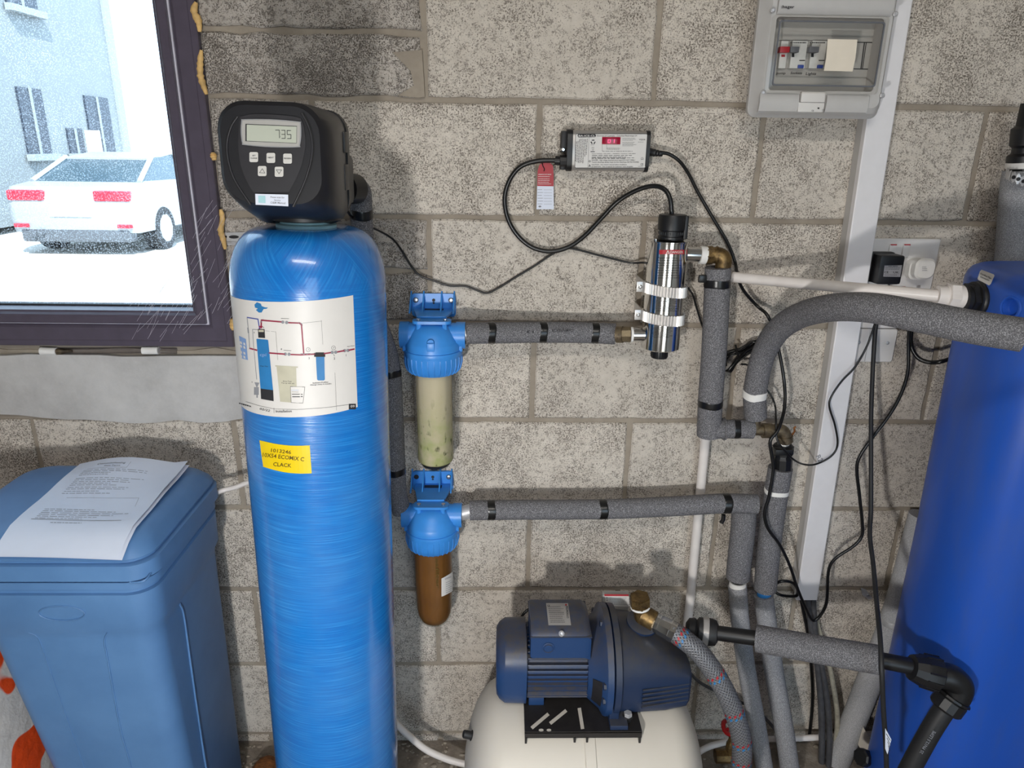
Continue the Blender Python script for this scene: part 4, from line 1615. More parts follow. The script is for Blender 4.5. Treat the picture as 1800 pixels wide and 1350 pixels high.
p5, S, r = pipe('lagged_pipe', 'lagged pipe falling from the black coupling to the blue ring',
                [(1372, 822, .08), (1364, 870, .08), (1353, 950, .078), (1345, 1035, .076)], 0.0262)
band(S, (1365, 862), 0.010, r + 0.0004, 'white_tie', 'ptfe', p5)
cpl = B()
cpl.lathe([(0.018, 0.0), (0.0215, 0.003), (0.0215, 0.030), (0.019, 0.034), (0.0185, 0.038), (0.0225, 0.040), (0.0225, 0.058), (0.018, 0.062)], at(1374, 826, .08), at(1377, 780, .08) - at(1374, 826, .08), 10)
cpl.obj('coupling', 'black_plastic', p5, 30)
pv = at(1376, 790, .095)
B().box(pv + Vector((-0.02, -0.012, -0.01)), pv + Vector((0.02, 0.006, 0.004)), 0.003).obj('coupling_clip', 'black_plastic', p5)

p6, S, r = pipe('lagged_pipe', 'short lagged drop pipe hanging from the end of the long lower pipe',
                [(1308, 893, .075), (1306, 930, .075), (1301, 975, .075), (1297, 1015, .075)], 0.0275)

p8, S, r = pipe('lagged_pipe', 'floor-bound lagged pipe below the short drop, bending right behind the braided hose',
                [(1296, 1030, .075), (1302, 1100, .085), (1313, 1180, .10), (1330, 1270, .12), (1340, 1330, .13), (1346, 1362, .135)], [0.0215, 0.0215], 'lit_foam')
B().cyl(at(1297, 1012, .075), at(1297, 1024, .075), 0.016, n=18).obj('coupling', 'black_plastic', p8)
B().cyl(at(1297, 1022, .075), at(1296.5, 1031, .075), 0.0195, n=18).obj('white_ring', 'ptfe', p8)

p9, S, r = pipe('lagged_pipe', 'floor-bound lagged pipe starting under the blue ring',
                [(1342, 1046, .076), (1350, 1110, .085), (1362, 1190, .10), (1378, 1280, .12), (1388, 1350, .135), (1392, 1385, .14), (1394, 1398, .142)], [0.0225, 0.024], 'lit_foam')
B().cyl(at(1345, 1028, .076), at(1344, 1038, .076), 0.0195, n=18).obj('white_ring', 'ptfe', p9)
B().cyl(at(1344, 1037, .076), at(1343, 1048, .076), 0.0165, n=18).obj('blue_ring', 'blue_fitting', p9)

# lagged pipe hidden behind the tank: valve outlet down to the lower filter
p10, S, r = pipe('lagged_pipe', 'dark lagged pipe behind the tall blue tank dropping from valve to lower filter',
                 [(620, 332, .17), (632, 337, .15), (635, 372, .14), (641, 470, .13), (660, 560, .12), (685, 640, .11), (692, 740, .105), (697, 850, .10), (701, 880, .09), (706, 898, .085)], 0.021)
band(S, (636, 376), 0.017, r + 0.0004, 'black_tape', 'black_tape', p10)
band(S, (683, 655), 0.014, r + 0.0004, 'black_tape', 'black_tape', p10)
band(S, (694, 826), 0.015, r + 0.0004, 'black_tape', 'black_tape', p10)

# pump delivery pipe
p7, S, r = pipe('lagged_pipe', 'sloping lagged pipe from the pump towards the black elbow',
                [(1330, 1122, .29), (1440, 1142, .345), (1546, 1160, .40)], 0.0275)
bk = thing('compression_pipe', 'black plastic pipe with compression couplings passing through the sloping lagging', 'pipe', at(1640, 1190, .41))
b = B()
b.tube([at(1255, 1112, .27), at(1330, 1122, .29), at(1440, 1142, .345), at(1540, 1159, .40), at(1605, 1172, .41)], 0.0155, 18)
b.obj('straight_pipe', 'black_plastic', bk, 40)
b = B()
ax_ = at(1275, 1118, .272) - at(1215, 1108, .255)
b.lathe([(0.012, 0.0), (0.022, 0.006), (0.024, 0.018), (0.021, 0.022), (0.027, 0.026), (0.0285, 0.05), (0.026, 0.062), (0.019, 0.066)], at(1205, 1104, .25), ax_, 12)
b.obj('pump_coupling', 'soft_black', bk, 30)
b = B().lathe([(0.0275, 0.034), (0.0292, 0.035), (0.0292, 0.046), (0.0275, 0.047)], at(1205, 1104, .25), ax_, 12, False)
b.obj('printed_band', 'label_silver', bk, 30)
n0, n1 = at(1600, 1172, .412), at(1650, 1186, .42)
ax_ = n1 - n0
L_ = ax_.length
b = B().lathe([(0.018, 0.0), (0.024, 0.002), (0.029, L_ * 0.35), (0.0315, L_ * 0.5), (0.0318, L_ * 0.93), (0.027, L_)], n0, ax_, 12)
nt = b.obj('coupling_nut', 'black_plastic', bk, 25)
b = B()
u, v, a = frame(ax_)
for i in range(12):
    q = 2 * PI * i / 12
    o_ = u * math.cos(q) + v * math.sin(q)
    b.tube([n0 + a * L_ * 0.4 + o_ * 0.0305, n0 + a * L_ * 0.92 + o_ * 0.032], 0.0018, 5)
b.obj('grip_ribs', 'black_plastic', nt, 60)['kind'] = 'stuff'
e0, e1, e2 = at(1650, 1186, .42), at(1684, 1196, .428), at(1672, 1232, .43)
b = B().tube(spline([e0, at(1672, 1191, .426), at(1686, 1205, .43), at(1682, 1222, .432), e2], 6), 0.0245, 22)
b.obj('elbow', 'black_plastic', bk, 50)
ax_ = at(1650, 1258, .435) - at(1674, 1226, .43)
b = B().lathe([(0.022, 0.0), (0.031, 0.002), (0.0318, 0.006), (0.028, 0.008), (0.0295, 0.01), (0.0295, 0.030), (0.026, 0.034), (0.018, 0.035)], at(1678, 1222, .43), ax_, 14)
b.obj('coupling_nut', 'black_plastic', bk, 25)
b = B().tube(spline([at(1664, 1242, .433), at(1650, 1262, .436), at(1630, 1295, .44), at(1600, 1350, .445), at(1575, 1400, .45), Vector((0.66, -0.47, 0.2)), Vector((0.64, -0.48, 0.0))], 5), 0.0185, 20)
b.obj('downpipe', 'soft_black', bk, 50)
d = Dec(lambda x, y: at(x, y, 0.462))
d.text('25 PN12.5 LDPE', 1621, 1326, 6, 46, -58)
d.obj('lettering', 'ink_grey', bk)

# white waste pipes
wp = thing('white_pipe', 'thin upright white plastic pipe passing behind the lagged pipe', 'pipe', at(1240, 770, .035), 'white plastic pipes')
B().cyl(at(1240, 770, .03), at(1213, 1055, .03), 0.0107, n=18).cyl(at(1213, 1055, .03), at(1206, 1115, .03), 0.0107, n=18).obj('tube', 'white_pvc', wp)
B().cyl(at(1240, 766, .03), at(1239.5, 774, .03), 0.0125, n=18).obj('collar', 'white_pvc', wp)
ov = thing('overflow_pipe', 'white overflow pipe running across to the top of the blue water tank', 'pipe', at(1290, 488, .09), 'white plastic pipes')
B().cyl(at(1288, 487, .06), at(1650, 520, .262), 0.0107, n=18).obj('tube', 'white_pvc', ov)
b0 = at(1646, 519, .26)
ax_ = at(1712, 524, .272) - b0
b = B().lathe([(0.011, 0), (0.0175, 0.0), (0.0175, 0.015), (0.019, 0.017), (0.0225, 0.018), (0.0225, 0.030), (0.0215, 0.032), (0.0215, 0.052), (0.018, 0.054)], b0, ax_, 24)
b.obj('coupling', 'white_pvc', ov, 25)
b = B().lathe([(0.0225, 0.017), (0.0255, 0.018), (0.0255, 0.033), (0.0225, 0.034)], b0, ax_, 6)
b.obj('hex_collar', 'white_pvc', ov, 10)

# thick grey soil pipe slanting down behind the blue tank
sp = thing('drain_pipe', 'thick pale grey drain pipe slanting down to the floor behind the blue tank', 'pipe', at(1468, 1350, .10))
P = [at(1622, 905, .036), at(1575, 1075, .045), at(1535, 1180, .055), at(1468, 1350, .075), at(1452, 1390, .08)]
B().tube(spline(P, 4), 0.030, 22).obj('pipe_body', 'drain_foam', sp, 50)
band(spline(P, 6), (1562, 1090), 0.014, 0.0308, 'joint_tape', 'galvanised', sp)

# lagged riser at the top right with perforated strap
rs_ = thing('riser_pipe', 'pale grey lagged riser with black fitting and metal strap at the top right', 'pipe', at(1790, 460, .09))
P = [at(1780, 480, .085), at(1786, 400, .085), at(1792, 330, .085), at(1797, 300, .085)]
B().tube(spline(P, 4), 0.033, 22).obj('foam_lagging', 'pale_foam', rs_, 50)
ax_ = at(1812, 180, .085) - at(1797, 305, .085)
b = B().lathe([(0.026, 0.0), (0.031, 0.004), (0.031, 0.035), (0.024, 0.04), (0.024, 0.05), (0.029, 0.055), (0.029, 0.085), (0.022, 0.09), (0.018, 0.13)], at(1799, 306, .085), ax_, 20)
b.obj('black_fitting', 'black_plastic', rs_, 30)
b = B().lathe([(0.0305, 0.012), (0.0318, 0.0125), (0.0318, 0.023), (0.0305, 0.0235)], at(1799, 306, .085), ax_, 20, False)
b.obj('barcode_band', 'label_white', rs_, 30)
b = B()
sp_ = spline([at(1766, 302, .06), at(1768, 304, .085), at(1774, 308, .112), at(1786, 313, .128), at(1802, 320, .130), at(1820, 322, .118)], 8)
for i in range(len(sp_) - 1):
    p_, q_ = sp_[i], sp_[i + 1]
    hgt = 0.0075 + 0.0022 * math.cos(i * 1.5)
    b.loft([[p_ + Vector((0, -0.001, -hgt)), p_ + Vector((0, -0.001, hgt)), p_ + Vector((0, 0.0005, hgt)), p_ + Vector((0, 0.0005, -hgt))],
            [q_ + Vector((0, -0.001, -hgt)), q_ + Vector((0, -0.001, hgt)), q_ + Vector((0, 0.0005, hgt)), q_ + Vector((0, 0.0005, -hgt))]])
st = b.obj('perforated_strap', 'galvanised', rs_, 50)
b = B()
for i in range(2, len(sp_) - 1, 4):
    tg = (sp_[i + 1] - sp_[i - 1]).normalized()
    nz = Vector((tg.y, -tg.x, 0)).normalized()
    if nz.y > 0:
        nz = -nz
    b.cyl(sp_[i] + nz * 0.0008, sp_[i] + nz * 0.002, 0.0035, n=10)
b.obj('strap_hole', 'gasket_dark', st, 30)['kind'] = 'stuff'

# ================================================================ STEEL LAMP CHAMBER
uvx, uvy = 0.2585, -0.082
uv = thing('uv_chamber', 'polished steel cylinder with black cap and red danger label, clamped to the wall', 'ultraviolet lamp', (uvx, uvy, 1.10))
z0, z1 = 1.122, 1.343
cr_ = 0.0395
B().lathe([(0.022, z0 - 0.001), (cr_ - 0.002, z0), (cr_, z0 + 0.002), (cr_, z1 - 0.003), (cr_ + 0.002, z1 - 0.002), (cr_ + 0.002, z1), (0.02, z1 + 0.001)], (uvx, uvy, 0), n=56).obj('chamber', 'chamber_steel', uv, 30)
b = B().lathe([(0.026, 0), (0.0262, 0.006), (0.0242, 0.007), (0.0242, 0.017), (0.0275, 0.019), (0.0278, 0.045), (0.0265, 0.048), (0.010, 0.049)], (uvx + 0.004, uvy, z1 + 0.002), n=36)
cap = b.obj('lamp_cap', 'black_plastic', uv, 30)
b = B()
for i in range(30):
    a = 2 * PI * i / 30
    b.box((uvx + 0.004 + 0.0245 * math.cos(a) - 0.0006, uvy + 0.0245 * math.sin(a) - 0.0006, z1 + 0.012), (uvx + 0.004 + 0.0245 * math.cos(a) + 0.0006, uvy + 0.0245 * math.sin(a) + 0.0006, z1 + 0.017))
b.obj('cap_knurl', 'black_plastic', cap, 0)['kind'] = 'stuff'
B().box((uvx + 0.024, uvy - 0.018, z1 + 0.004), (uvx + 0.032, uvy + 0.005, z1 + 0.049), 0.002).obj('cap_key', 'black_plastic', cap)
B().lathe([(0.0035, 0), (0.0045, 0.001), (0.0045, 0.004), (0.002, 0.005)], (uvx - 0.029, uvy - 0.012, z1), n=12).obj('ground_screw', 'chrome', uv)
b = B().lathe([(0.0165, 0), (0.0172, 0.003), (0.0172, 0.018), (0.0165, 0.021)], (uvx, uvy, z0 - 0.021), n=28)
bn = b.obj('bottom_nut', 'black_plastic', uv, 30)
b = B()
for i in range(22):
    a = 2 * PI * i / 22
    b.tube([(uvx + 0.0171 * math.cos(a), uvy + 0.0171 * math.sin(a), z0 - 0.019), (uvx + 0.0171 * math.cos(a), uvy + 0.0171 * math.sin(a), z0 - 0.004)], 0.0009, 4)
b.obj('nut_ribs', 'black_plastic', bn, 60)['kind'] = 'stuff'
# side ports
q0 = at(1208, 447, .082)
b = B().cyl(q0 + Vector((-0.01, 0, 0)), at(1232, 448, .082), 0.0152, n=24)
b.obj('outlet_port', 'chrome', uv)
B().cyl(at(1230, 448, .082), at(1241, 449, .082), 0.0178, n=24).obj('thread_tape', 'ptfe', uv)
q0 = at(1136, 588, .085)
B().cyl(q0, at(1110, 588, .085), 0.0148, n=24).obj('inlet_port', 'chrome', uv)
B().cyl(at(1112, 588, .085), at(1108, 588, .085), 0.0155, n=24).obj('thread_tape', 'ptfe', uv)
b = B().cyl(at(1109, 588, .085), at(1084, 588, .08), 0.0165, n=8).cyl(at(1095, 588, .085), at(1084, 588, .08), 0.0175, n=24)
part_label(b.obj('brass_union', 'aged_brass', uv, 25), 'brown brass union')
el = thing('brass_elbow', 'brass elbow between the steel cylinder and the upright lagged pipe', 'pipe fitting', at(1262, 455, .085))
b = B().cyl(at(1240, 449, .082), at(1252, 449, .082), 0.0182, n=8)
b.tube(spline([at(1250, 449, .083), at(1264, 449, .085), at(1272, 456, .088), at(1270, 475, .09)], 6), 0.016, 18)
b.cyl(at(1258, 449, .083), at(1262, 449, .084), 0.0182, n=18)
b.obj('fitting_body', 'brass', el, 35)


# label on the chamber
def uv_hit(px, py, r=cr_ + 0.0004):
    o = CP - Vector((uvx, uvy, 0))
    v = ray(px, py)
    a = v.x ** 2 + v.y ** 2
    bq = o.x * v.x + o.y * v.y
    c = o.x ** 2 + o.y ** 2 - r * r
    return CP + v * ((-bq - math.sqrt(max(0, bq * bq - a * c))) / a)
d = Dec(lambda x, y: uv_hit(x, y), 1060, 350, 4.354)
for i in range(8):
    x0_, x1_ = 430 + 214 * i / 8, 430 + 214 * (i + 1) / 8
    d.quad((x0_, 388), (x1_, 388), (x1_, 422), (x0_, 422))
dl = d.obj('danger_label', 'red_print', uv)
d = Dec(lambda x, y: uv_hit(x, y, cr_ + 0.0007), 1060, 350, 4.354)
d.text('DANGER', 515, 415, 20, 98, 0)
d.stroke([(484, 416), (496, 394), (509, 416), (484, 416)], 4).stroke([(496, 401), (496, 410)], 3)
d.obj('lettering', 'label_white', dl)
d = Dec(lambda x, y: uv_hit(x, y, cr_ + 0.0005), 1060, 350, 4.354)
r_ = random.Random(9)
for i in range(9):
    y = 450 + i * 19
    d.greek(418, y, 610, 1, 10, 3.2, i, 0.0)
for i in range(12):
    d.greek(400, 752 + i * 9.5, 580, 1, 10, 3.0, 40 + i, 0.0)
for i in range(7):
    d.greek(372, 985 + i * 12, 540, 1, 10, 2.6, 80 + i, 0.0)
d.obj('fine_print', 'ink', uv)


def clamp(zl, zr, lab):
    """ribbed band round the chamber with a screw tab on the left"""
    b = B()
    n = 44
    pts = []
    for i in range(n + 1):
        a = PI * 1.02 + (PI * 1.0) * i / n          # left over the front to right
        pts.append((a, cr_ + 0.0036 + 0.0018 * (1 if i % 2 else -1)))
    def P_(a, r, dz):
        x = uvx + r * math.cos(a)
        t_ = (x - (uvx - cr_)) / (2 * cr_)
        return Vector((x, uvy + r * math.sin(a), zl + (zr - zl) * t_ + dz))
    hgt = 0.0105
    ring_o = [[P_(a, r, -hgt), P_(a, r, hgt), P_(a, r - 0.0016, hgt), P_(a, r - 0.0016, -hgt)] for a, r in pts]
    b.loft(ring_o)
    # legs back to the wall
    for s_, zz_ in ((-1, zl), (1, zr)):
        b.box((uvx + s_ * (cr_ + 0.003) - 0.001, uvy, zz_ - hgt), (uvx + s_ * (cr_ + 0.003) + 0.001, 0.0, zz_ + hgt))
    c = b.obj('clamp_band', 'clamp_alu', uv, 25)
    t_ = B().box((uvx - cr_ - 0.018, uvy - 0.001, zl - 0.0105), (uvx - cr_ - 0.002, uvy + 0.0015, zl + 0.0105), 0.0006).obj('clamp_tab', 'clamp_alu', c)
    B().lathe([(0.0042, 0), (0.0042, 0.0012), (0.0026, 0.002), (0.0018, 0.0008)], (uvx - cr_ - 0.011, uvy - 0.001, zl), (0, -1, 0), 14).obj('clamp_screw', 'steel', c)
clamp(1.2495, 1.2425, '')
clamp(1.1915, 1.1855, '')


# ================================================================ FUSE BOX
cu = thing('fuse_box', 'grey fuse box with clear door at the top of the white trunking', 'fuse box', (0.52, -0.03, 1.577))
CX0, CX1, CZ0, CZ1 = 0.408, 0.634, 1.581, 1.815
b = B()
b.box((CX0, -0.058, CZ0 + 0.003), (CX1 + 0.004, -0.001, CZ1), 0.004)
b.obj('back_box', 'grey_plastic', cu, 30)
b = B()
for zz_ in (1.617, 1.748):
    b.box((CX0 - 0.0006, -0.05, zz_ - 0.001), (CX0, -0.006, zz_ + 0.001))
b.obj('side_groove', 'gasket_dark', cu, 0)['kind'] = 'stuff'
# front cover: frame of four bars round the door opening
ox0, ox1, oz0, oz1 = 0.416, 0.611, 1.620, 1.742
b = B()
FX0, FX1, FZ0, FZ1 = 0.390, 0.640, 1.574, 1.825
rings = []
for x0_, x1_, z0_, z1_, y_, r_ in ((FX0, FX1, FZ0, FZ1, -0.062, 0.016), (FX0, FX1, FZ0, FZ1, -0.070, 0.016), (FX0 + 0.003, FX1 - 0.003, FZ0 + 0.003, FZ1, -0.073, 0.015),
                                   (FX0 + 0.010, FX1 - 0.008, FZ0 + 0.008, FZ1 - 0.008, -0.088, 0.014), (FX0 + 0.016, FX1 - 0.014, FZ0 + 0.018, FZ1 - 0.012, -0.096, 0.012)):
    rings.append([((x0_ + x1_) / 2 + x, y_, (z0_ + z1_) / 2 + z) for x, z in rrect(x1_ - x0_, z1_ - z0_, r_, 5)])
def frame_ring(x0_, x1_, z0_, z1_, y_, r_):
    return [((x0_ + x1_) / 2 + x, y_, (z0_ + z1_) / 2 + z) for x, z in rrect(x1_ - x0_, z1_ - z0_, r_, 5)]
rings.append(frame_ring(ox0, ox1, oz0, oz1, -0.096, 0.006))
rings.append(frame_ring(ox0, ox1, oz0, oz1, -0.060, 0.006))
b.loft(rings, False, False)
cv = b.obj('front_cover', 'grey_plastic', cu, 30)
B().box((ox0 - 0.004, -0.064, oz0 - 0.004), (ox1 + 0.004, -0.056, oz1 + 0.004)).obj('inner_panel', 'grey_panel', cu, 0)
# rolled bands above and below the door
def roll(x0_, x1_, zc_, hh, nm):
    b = B()
    pf = [(-0.0955, -hh), (-0.1015, -hh * 0.8), (-0.1045, -hh * 0.3), (-0.105, 0.2 * hh), (-0.1035, hh * 0.8), (-0.100, hh)]
    b.loft([[(x, y, zc_ + z) for y, z in pf] for x in (x0_, x1_)])
    return b.obj(nm, 'grey_plastic', cv, 40)
roll(0.414, 0.620, 1.766, 0.022, 'top_band')
roll(0.400, 0.4725, 1.597, 0.0165, 'lower_band')
roll(0.5245, 0.603, 1.597, 0.0165, 'lower_band')
b = B().box((0.474, -0.1005, 1.583), (0.523, -0.095, 1.600), 0.002)
b.box((0.476, -0.104, 1.600), (0.521, -0.096, 1.618), 0.002)
lt = b.obj('door_latch', 'label_white', cv, 30)
# clear door over the breakers
b = B()
dr = [frame_ring(0.4065, 0.6165, 1.615, 1.744, -0.097, 0.006), frame_ring(0.4065, 0.6165, 1.615, 1.744, -0.104, 0.006),
      frame_ring(0.419, 0.608, 1.628, 1.734, -0.106, 0.005)]
b.loft(dr, False, True)
door = b.obj('clear_door', 'clear_door', cu, 30)
b = B()
b.loft([frame_ring(0.418, 0.609, 1.627, 1.735, -0.1045, 0.005), frame_ring(0.418, 0.609, 1.627, 1.735, -0.1066, 0.005), frame_ring(0.4205, 0.6065, 1.6295, 1.7325, -0.1066, 0.004),
        frame_ring(0.4205, 0.6065, 1.6295, 1.7325, -0.1045, 0.004)], False, False)
b.obj('door_edge', 'breaker_grey', door, 20)
for x, y in ((1358, 18), (1341, 163), (1573, 25), (1550, 168)):
    p = at(x, y, .097)
    B().lathe([(0.0046, 0), (0.0046, 0.003), (0.003, 0.0042), (0.002, 0.003)], p, (0, -1, 0), 14).obj('cover_screw', 'galvanised', cv, 30)
# breakers seen through the door
def bq(x, y, d_=0.075):
    return at(1290 + x / 5.4545, y / 5.4545, d_)
def br_box(x0_, y0_, x1_, y1_, d0, d1, nm, mat, par):
    p, q = bq(x0_, y1_, d1), bq(x1_, y0_, d1)
    return B().box((p.x, -d1, p.z), (q.x, -d0, q.z), 0.001).obj(nm, mat, par, 30)
for x0_, x1_, col_, lever in ((425, 528, 'breaker_red', (440, 540)), (532, 712, 'breaker_grey', (540, 632)), (718, 895, 'breaker_grey', (722, 822))):
    m_ = br_box(x0_, 392, x1_, 655, 0.060, 0.073, 'breaker', 'breaker_white', cu)
    br_box(lever[0], 446, lever[1], 502, 0.072, 0.086, 'lever', col_, m_)
    B_ = Dec(lambda x, y: at(x, y, .0735), 1290, 0, 5.4545)
    if x0_ == 425:
        B_.rect(455, 522, 490, 546)
        B_.obj('red_mark', 'breaker_red', m_)
    else:
        B_.rect(x0_ + 22, 512, x0_ + 48, 548).rect(x0_ + 95, 575, x0_ + 150, 584)
        B_.greek(x0_ + 10, 405, x1_ - 10, 1, 10, 9, x0_)
        B_.obj('breaker_marks', 'ink', m_)
        br_box(x0_ + 82, 622, x0_ + 142, 654, 0.072, 0.076, 'test_button', 'breaker_blue', m_)
d = Dec(lambda x, y: at(x, y, .0645), 1290, 0, 5.4545)
d.stroke([(425, 388), (900, 390)], 3).stroke([(425, 660), (880, 660)], 3)
d.stroke([(1180, 405), (1350, 408)], 9).stroke([(1150, 660), (1312, 664)], 9).stroke([(1252, 408), (1218, 662)], 11).stroke([(1345, 408), (1308, 662)], 9).stroke([(1270, 405), (1232, 662)], 8)
d.stroke([(1408, 240), (1350, 385)], 4).stroke([(1302, 690), (1315, 810)], 4)
d.obj('panel_lines', 'ink', cu)
d = Dec(lambda x, y: at(x, y, .0648), 1290, 0, 5.4545)
d.text('pump', 405, 712, 24, 88, 0, 0.3).text('Sockets', 540, 712, 26, 112, 0, 0.3).text('Lights', 688, 718, 26, 98, 0, 0.3)
d.obj('handwriting', 'ink', cu)
p, q = bq(868, 682, .108), bq(1160, 376, .108)
pq = [(900, 374), (1185, 380), (1165, 560), (1138, 686), (862, 678), (885, 560)]
rA = [at(1290 + x / 5.4545, y / 5.4545, .1062) for x, y in pq]
rB = [at(1290 + x / 5.4545, y / 5.4545, .1072) for x, y in pq]
B().loft([rA, rB]).obj('paper_sticker', 'paper_warm', door, 0)
d = Dec(lambda x, y: at(x, y, .1055), 1290, 0, 5.4545)
d.text(':hager', 455, 78, 30, 125, 1)
d.obj('lettering', 'ink', cv)
d = Dec(lambda x, y: at(x, y, .1012), 1290, 0, 5.4545)
d.text('CE', 745, 1068, 14, 22).greek(845, 1048, 885, 3, 12, 3, 3).rect(803, 1030, 820, 1045)
d.obj('small_marks', 'ink', lt)

# ================================================================ TRUNKING AND SOCKETS
tk = thing('cable_trunking', 'white plastic cable trunking running down the wall from the fuse box', 'trunking', (0.68, 0, 0.478))
def tr_x(z):
    return 0.634 + (1.8 - z) * 0.0165
b = B()
zA, zB2 = 0.474, 2.4
for dx0, dx1, y0_, y1_, nm in ((0.0, 0.050, -0.036, -0.0005, 'trunk_base'), ):
    b.loft([[(tr_x(z) + dx0, y1_, z), (tr_x(z) + dx0, y0_, z), (tr_x(z) + dx1, y0_, z), (tr_x(z) + dx1, y1_, z)] for z in (zA + 0.012, zB2)])
part_label(b.obj('trunk_base', 'grey_plastic', tk, 0), 'side channel of the trunking, its shade painted in grey')  # the side gets less light than the lid; that shade is painted grey
b = B()
b.loft([[(tr_x(z) - 0.0012, -0.027, z), (tr_x(z) - 0.0012, -0.0405, z), (tr_x(z) + 0.001, -0.042, z), (tr_x(z) + 0.0495, -0.042, z), (tr_x(z) + 0.0515, -0.0405, z), (tr_x(z) + 0.0515, -0.027, z)] for z in (zA, zB2)])
lidt = b.obj('trunk_lid', 'trunking_white', tk, 20)
d = Dec(lambda x, y: at(x, y, .0424))
d.text('R2', 1434, 803, 9, 12, 60)
d.obj('pencil_mark', 'ink_grey', lidt)


def plate(nm, label, x0_, x1_, z0_, z1_, t_=0.012):
    o = thing(nm, label, 'socket', ((x0_ + x1_) / 2, -0.005, z0_), 'white wall plates')
    b = B()
    r = lambda i, y_: [((x0_ + x1_) / 2 + x, y_, (z0_ + z1_) / 2 + z) for x, z in rrect(x1_ - x0_ - i, z1_ - z0_ - i, 0.004, 3)]
    b.loft([r(0.0, -0.0005), r(0, -t_ + 0.002), r(0.004, -t_)])
    b.obj('face_plate', 'white_plastic', o, 25)
    return o
s1 = plate('wall_socket', 'upper white double wall socket with two plugs in it', 0.702, 0.850, 1.236, 1.343)
d = None
for x in (1570, 1594):
    p = at(x - 0, 434, .014)
    q = B().box((p.x - 0.008, -0.0155, p.z - 0.022), (p.x + 0.007, -0.0115, p.z + 0.006), 0.0015).obj('rocker_switch', 'white_plastic', s1, 30)
    B().box((p.x - 0.007, -0.0162, p.z + 0.0035), (p.x + 0.006, -0.0150, p.z + 0.0058)).obj('red_stripe', 'tag_red', q, 0)
s2 = plate('wall_socket', 'lower white wall socket mostly hidden behind the arching lagged pipe', 0.704, 0.850, 1.150, 1.2335)
for x in (1572, 1586):
    p = at(x, 507, .014)
    q = B().box((p.x - 0.007, -0.0155, p.z - 0.02), (p.x + 0.006, -0.0115, p.z + 0.005), 0.0015).obj('rocker_switch', 'white_plastic', s2, 30)
    B().box((p.x - 0.006, -0.0162, p.z + 0.002), (p.x + 0.005, -0.0150, p.z + 0.0045)).obj('red_stripe', 'tag_red', q, 0)
s3 = plate('blank_plate', 'small white blank plate with two screws beside the trunking', 0.706, 0.796, 1.073, 1.148)
for x, y in ((1510, 602), (1560, 603)):
    p = at(x, y, .012)
    B().lathe([(0.004, 0), (0.0038, 0.0012), (0.002, 0.0018)], p, (0, -1, 0), 12).obj('plate_screw', 'galvanised', s3, 30)
B().box((0.733, -0.0126, 1.075), (0.7342, -0.0118, 1.147)).obj('plate_seam', 'grey_panel', s3, 0)

ad = thing('power_adapter', 'square black power adapter plugged into the upper white socket', 'plug', at(1560, 500, .03))
pA, pB = at(1537, 500, .060), at(1589, 449, .060)
b = B()
b.box((pA.x - 0.003, -0.030, pA.z - 0.001), (pB.x, -0.0125, pB.z + 0.002), 0.005)
b.box((pA.x + 0.002, -0.063, pA.z), (pB.x + 0.003, -0.027, pB.z), 0.006)
b.obj('adapter_case', 'black_plastic', ad, 30)
d = Dec(lambda x, y: at(x, y, .0634), 1400, 200, 3.0675)
d.poly([(475, 818), (570, 816), (560, 880), (468, 878)])
lb = d.obj('rating_label', 'label_silver', ad)
d = Dec(lambda x, y: at(x, y, .0638), 1400, 200, 3.0675)
d.text('AC/DC ADAPTER', 496, 825, 6, 50).greek(478, 830, 562, 2, 7, 2, 4).text('CE', 474, 860, 12, 22).text('UK', 522, 860, 10, 30).greek(474, 868, 558, 1, 6, 2, 6)
d.obj('label_print', 'ink', lb)
pl = thing('mains_plug', 'rounded white mains plug in the right half of the upper socket', 'plug', at(1620, 490, .03))
c = at(1621, 472, .035)
b = B()
pr2 = lambda w_, h_, y_, dz=0: [(c.x + x, y_, c.z + dz + z) for x, z in rrect(w_, h_, 0.014, 5)]
b.loft([pr2(0.046, 0.044, -0.0125, -0.003), pr2(0.046, 0.044, -0.028, -0.003), pr2(0.042, 0.042, -0.030, 0), pr2(0.042, 0.043, -0.045, 0.001), pr2(0.036, 0.037, -0.049, 0.001)])
b.obj('plug_body', 'ptfe', pl, 30)
d = Dec(lambda x, y: at(x, y, .0495))
d.greek(1621, 469, 1631, 3, 3, 1, 2)
d.obj('moulded_mark', 'ink_grey', pl)

# ================================================================ LAMP CONTROLLER
bl = thing('lamp_controller', 'silver ultraviolet lamp controller with printed label and red digits on the wall', 'controller', (0.135, -0.02, 1.470))
BX0, BX1, BZ0, BZ1 = 0.0635, 0.2085, 1.4715, 1.547
pfz = [(-0.0005, BZ0 + 0.004), (-0.034, BZ0), (-0.041, BZ0 + 0.004), (-0.0445, BZ0 + 0.012), (-0.0445, BZ1 - 0.010), (-0.041, BZ1 - 0.003), (-0.034, BZ1), (-0.0005, BZ1 - 0.004)]
B().loft([[(x, y, z) for y, z in pfz] for x in (BX0, BX1)]).obj('housing', 'ballast_alu', bl, 50)
def endcap(x0_, x1_, nm, g=0.0015):
    b = B()
    cy_, cz_ = -0.0225, (BZ0 + BZ1) / 2
    b.loft([[(x, cy_ + (y - cy_) * (1 + 0.05), cz_ + (z - cz_) * 1.04) for y, z in pfz] for x in (x0_, x1_)])
    return b.obj(nm, 'black_plastic', bl, 50)
endcap(BX0 - 0.010, BX0 + 0.0005, 'end_cap')
endcap(BX1 - 0.0005, BX1 + 0.007, 'end_cap')
b = B().box((0.0425, -0.030, 1.512), (BX0 - 0.009, -0.001, 1.5455), 0.004).box((0.0425, -0.026, 1.472), (BX0 - 0.009, -0.001, 1.500), 0.004)
b.obj('mounting_ear', 'soft_black', bl, 30)
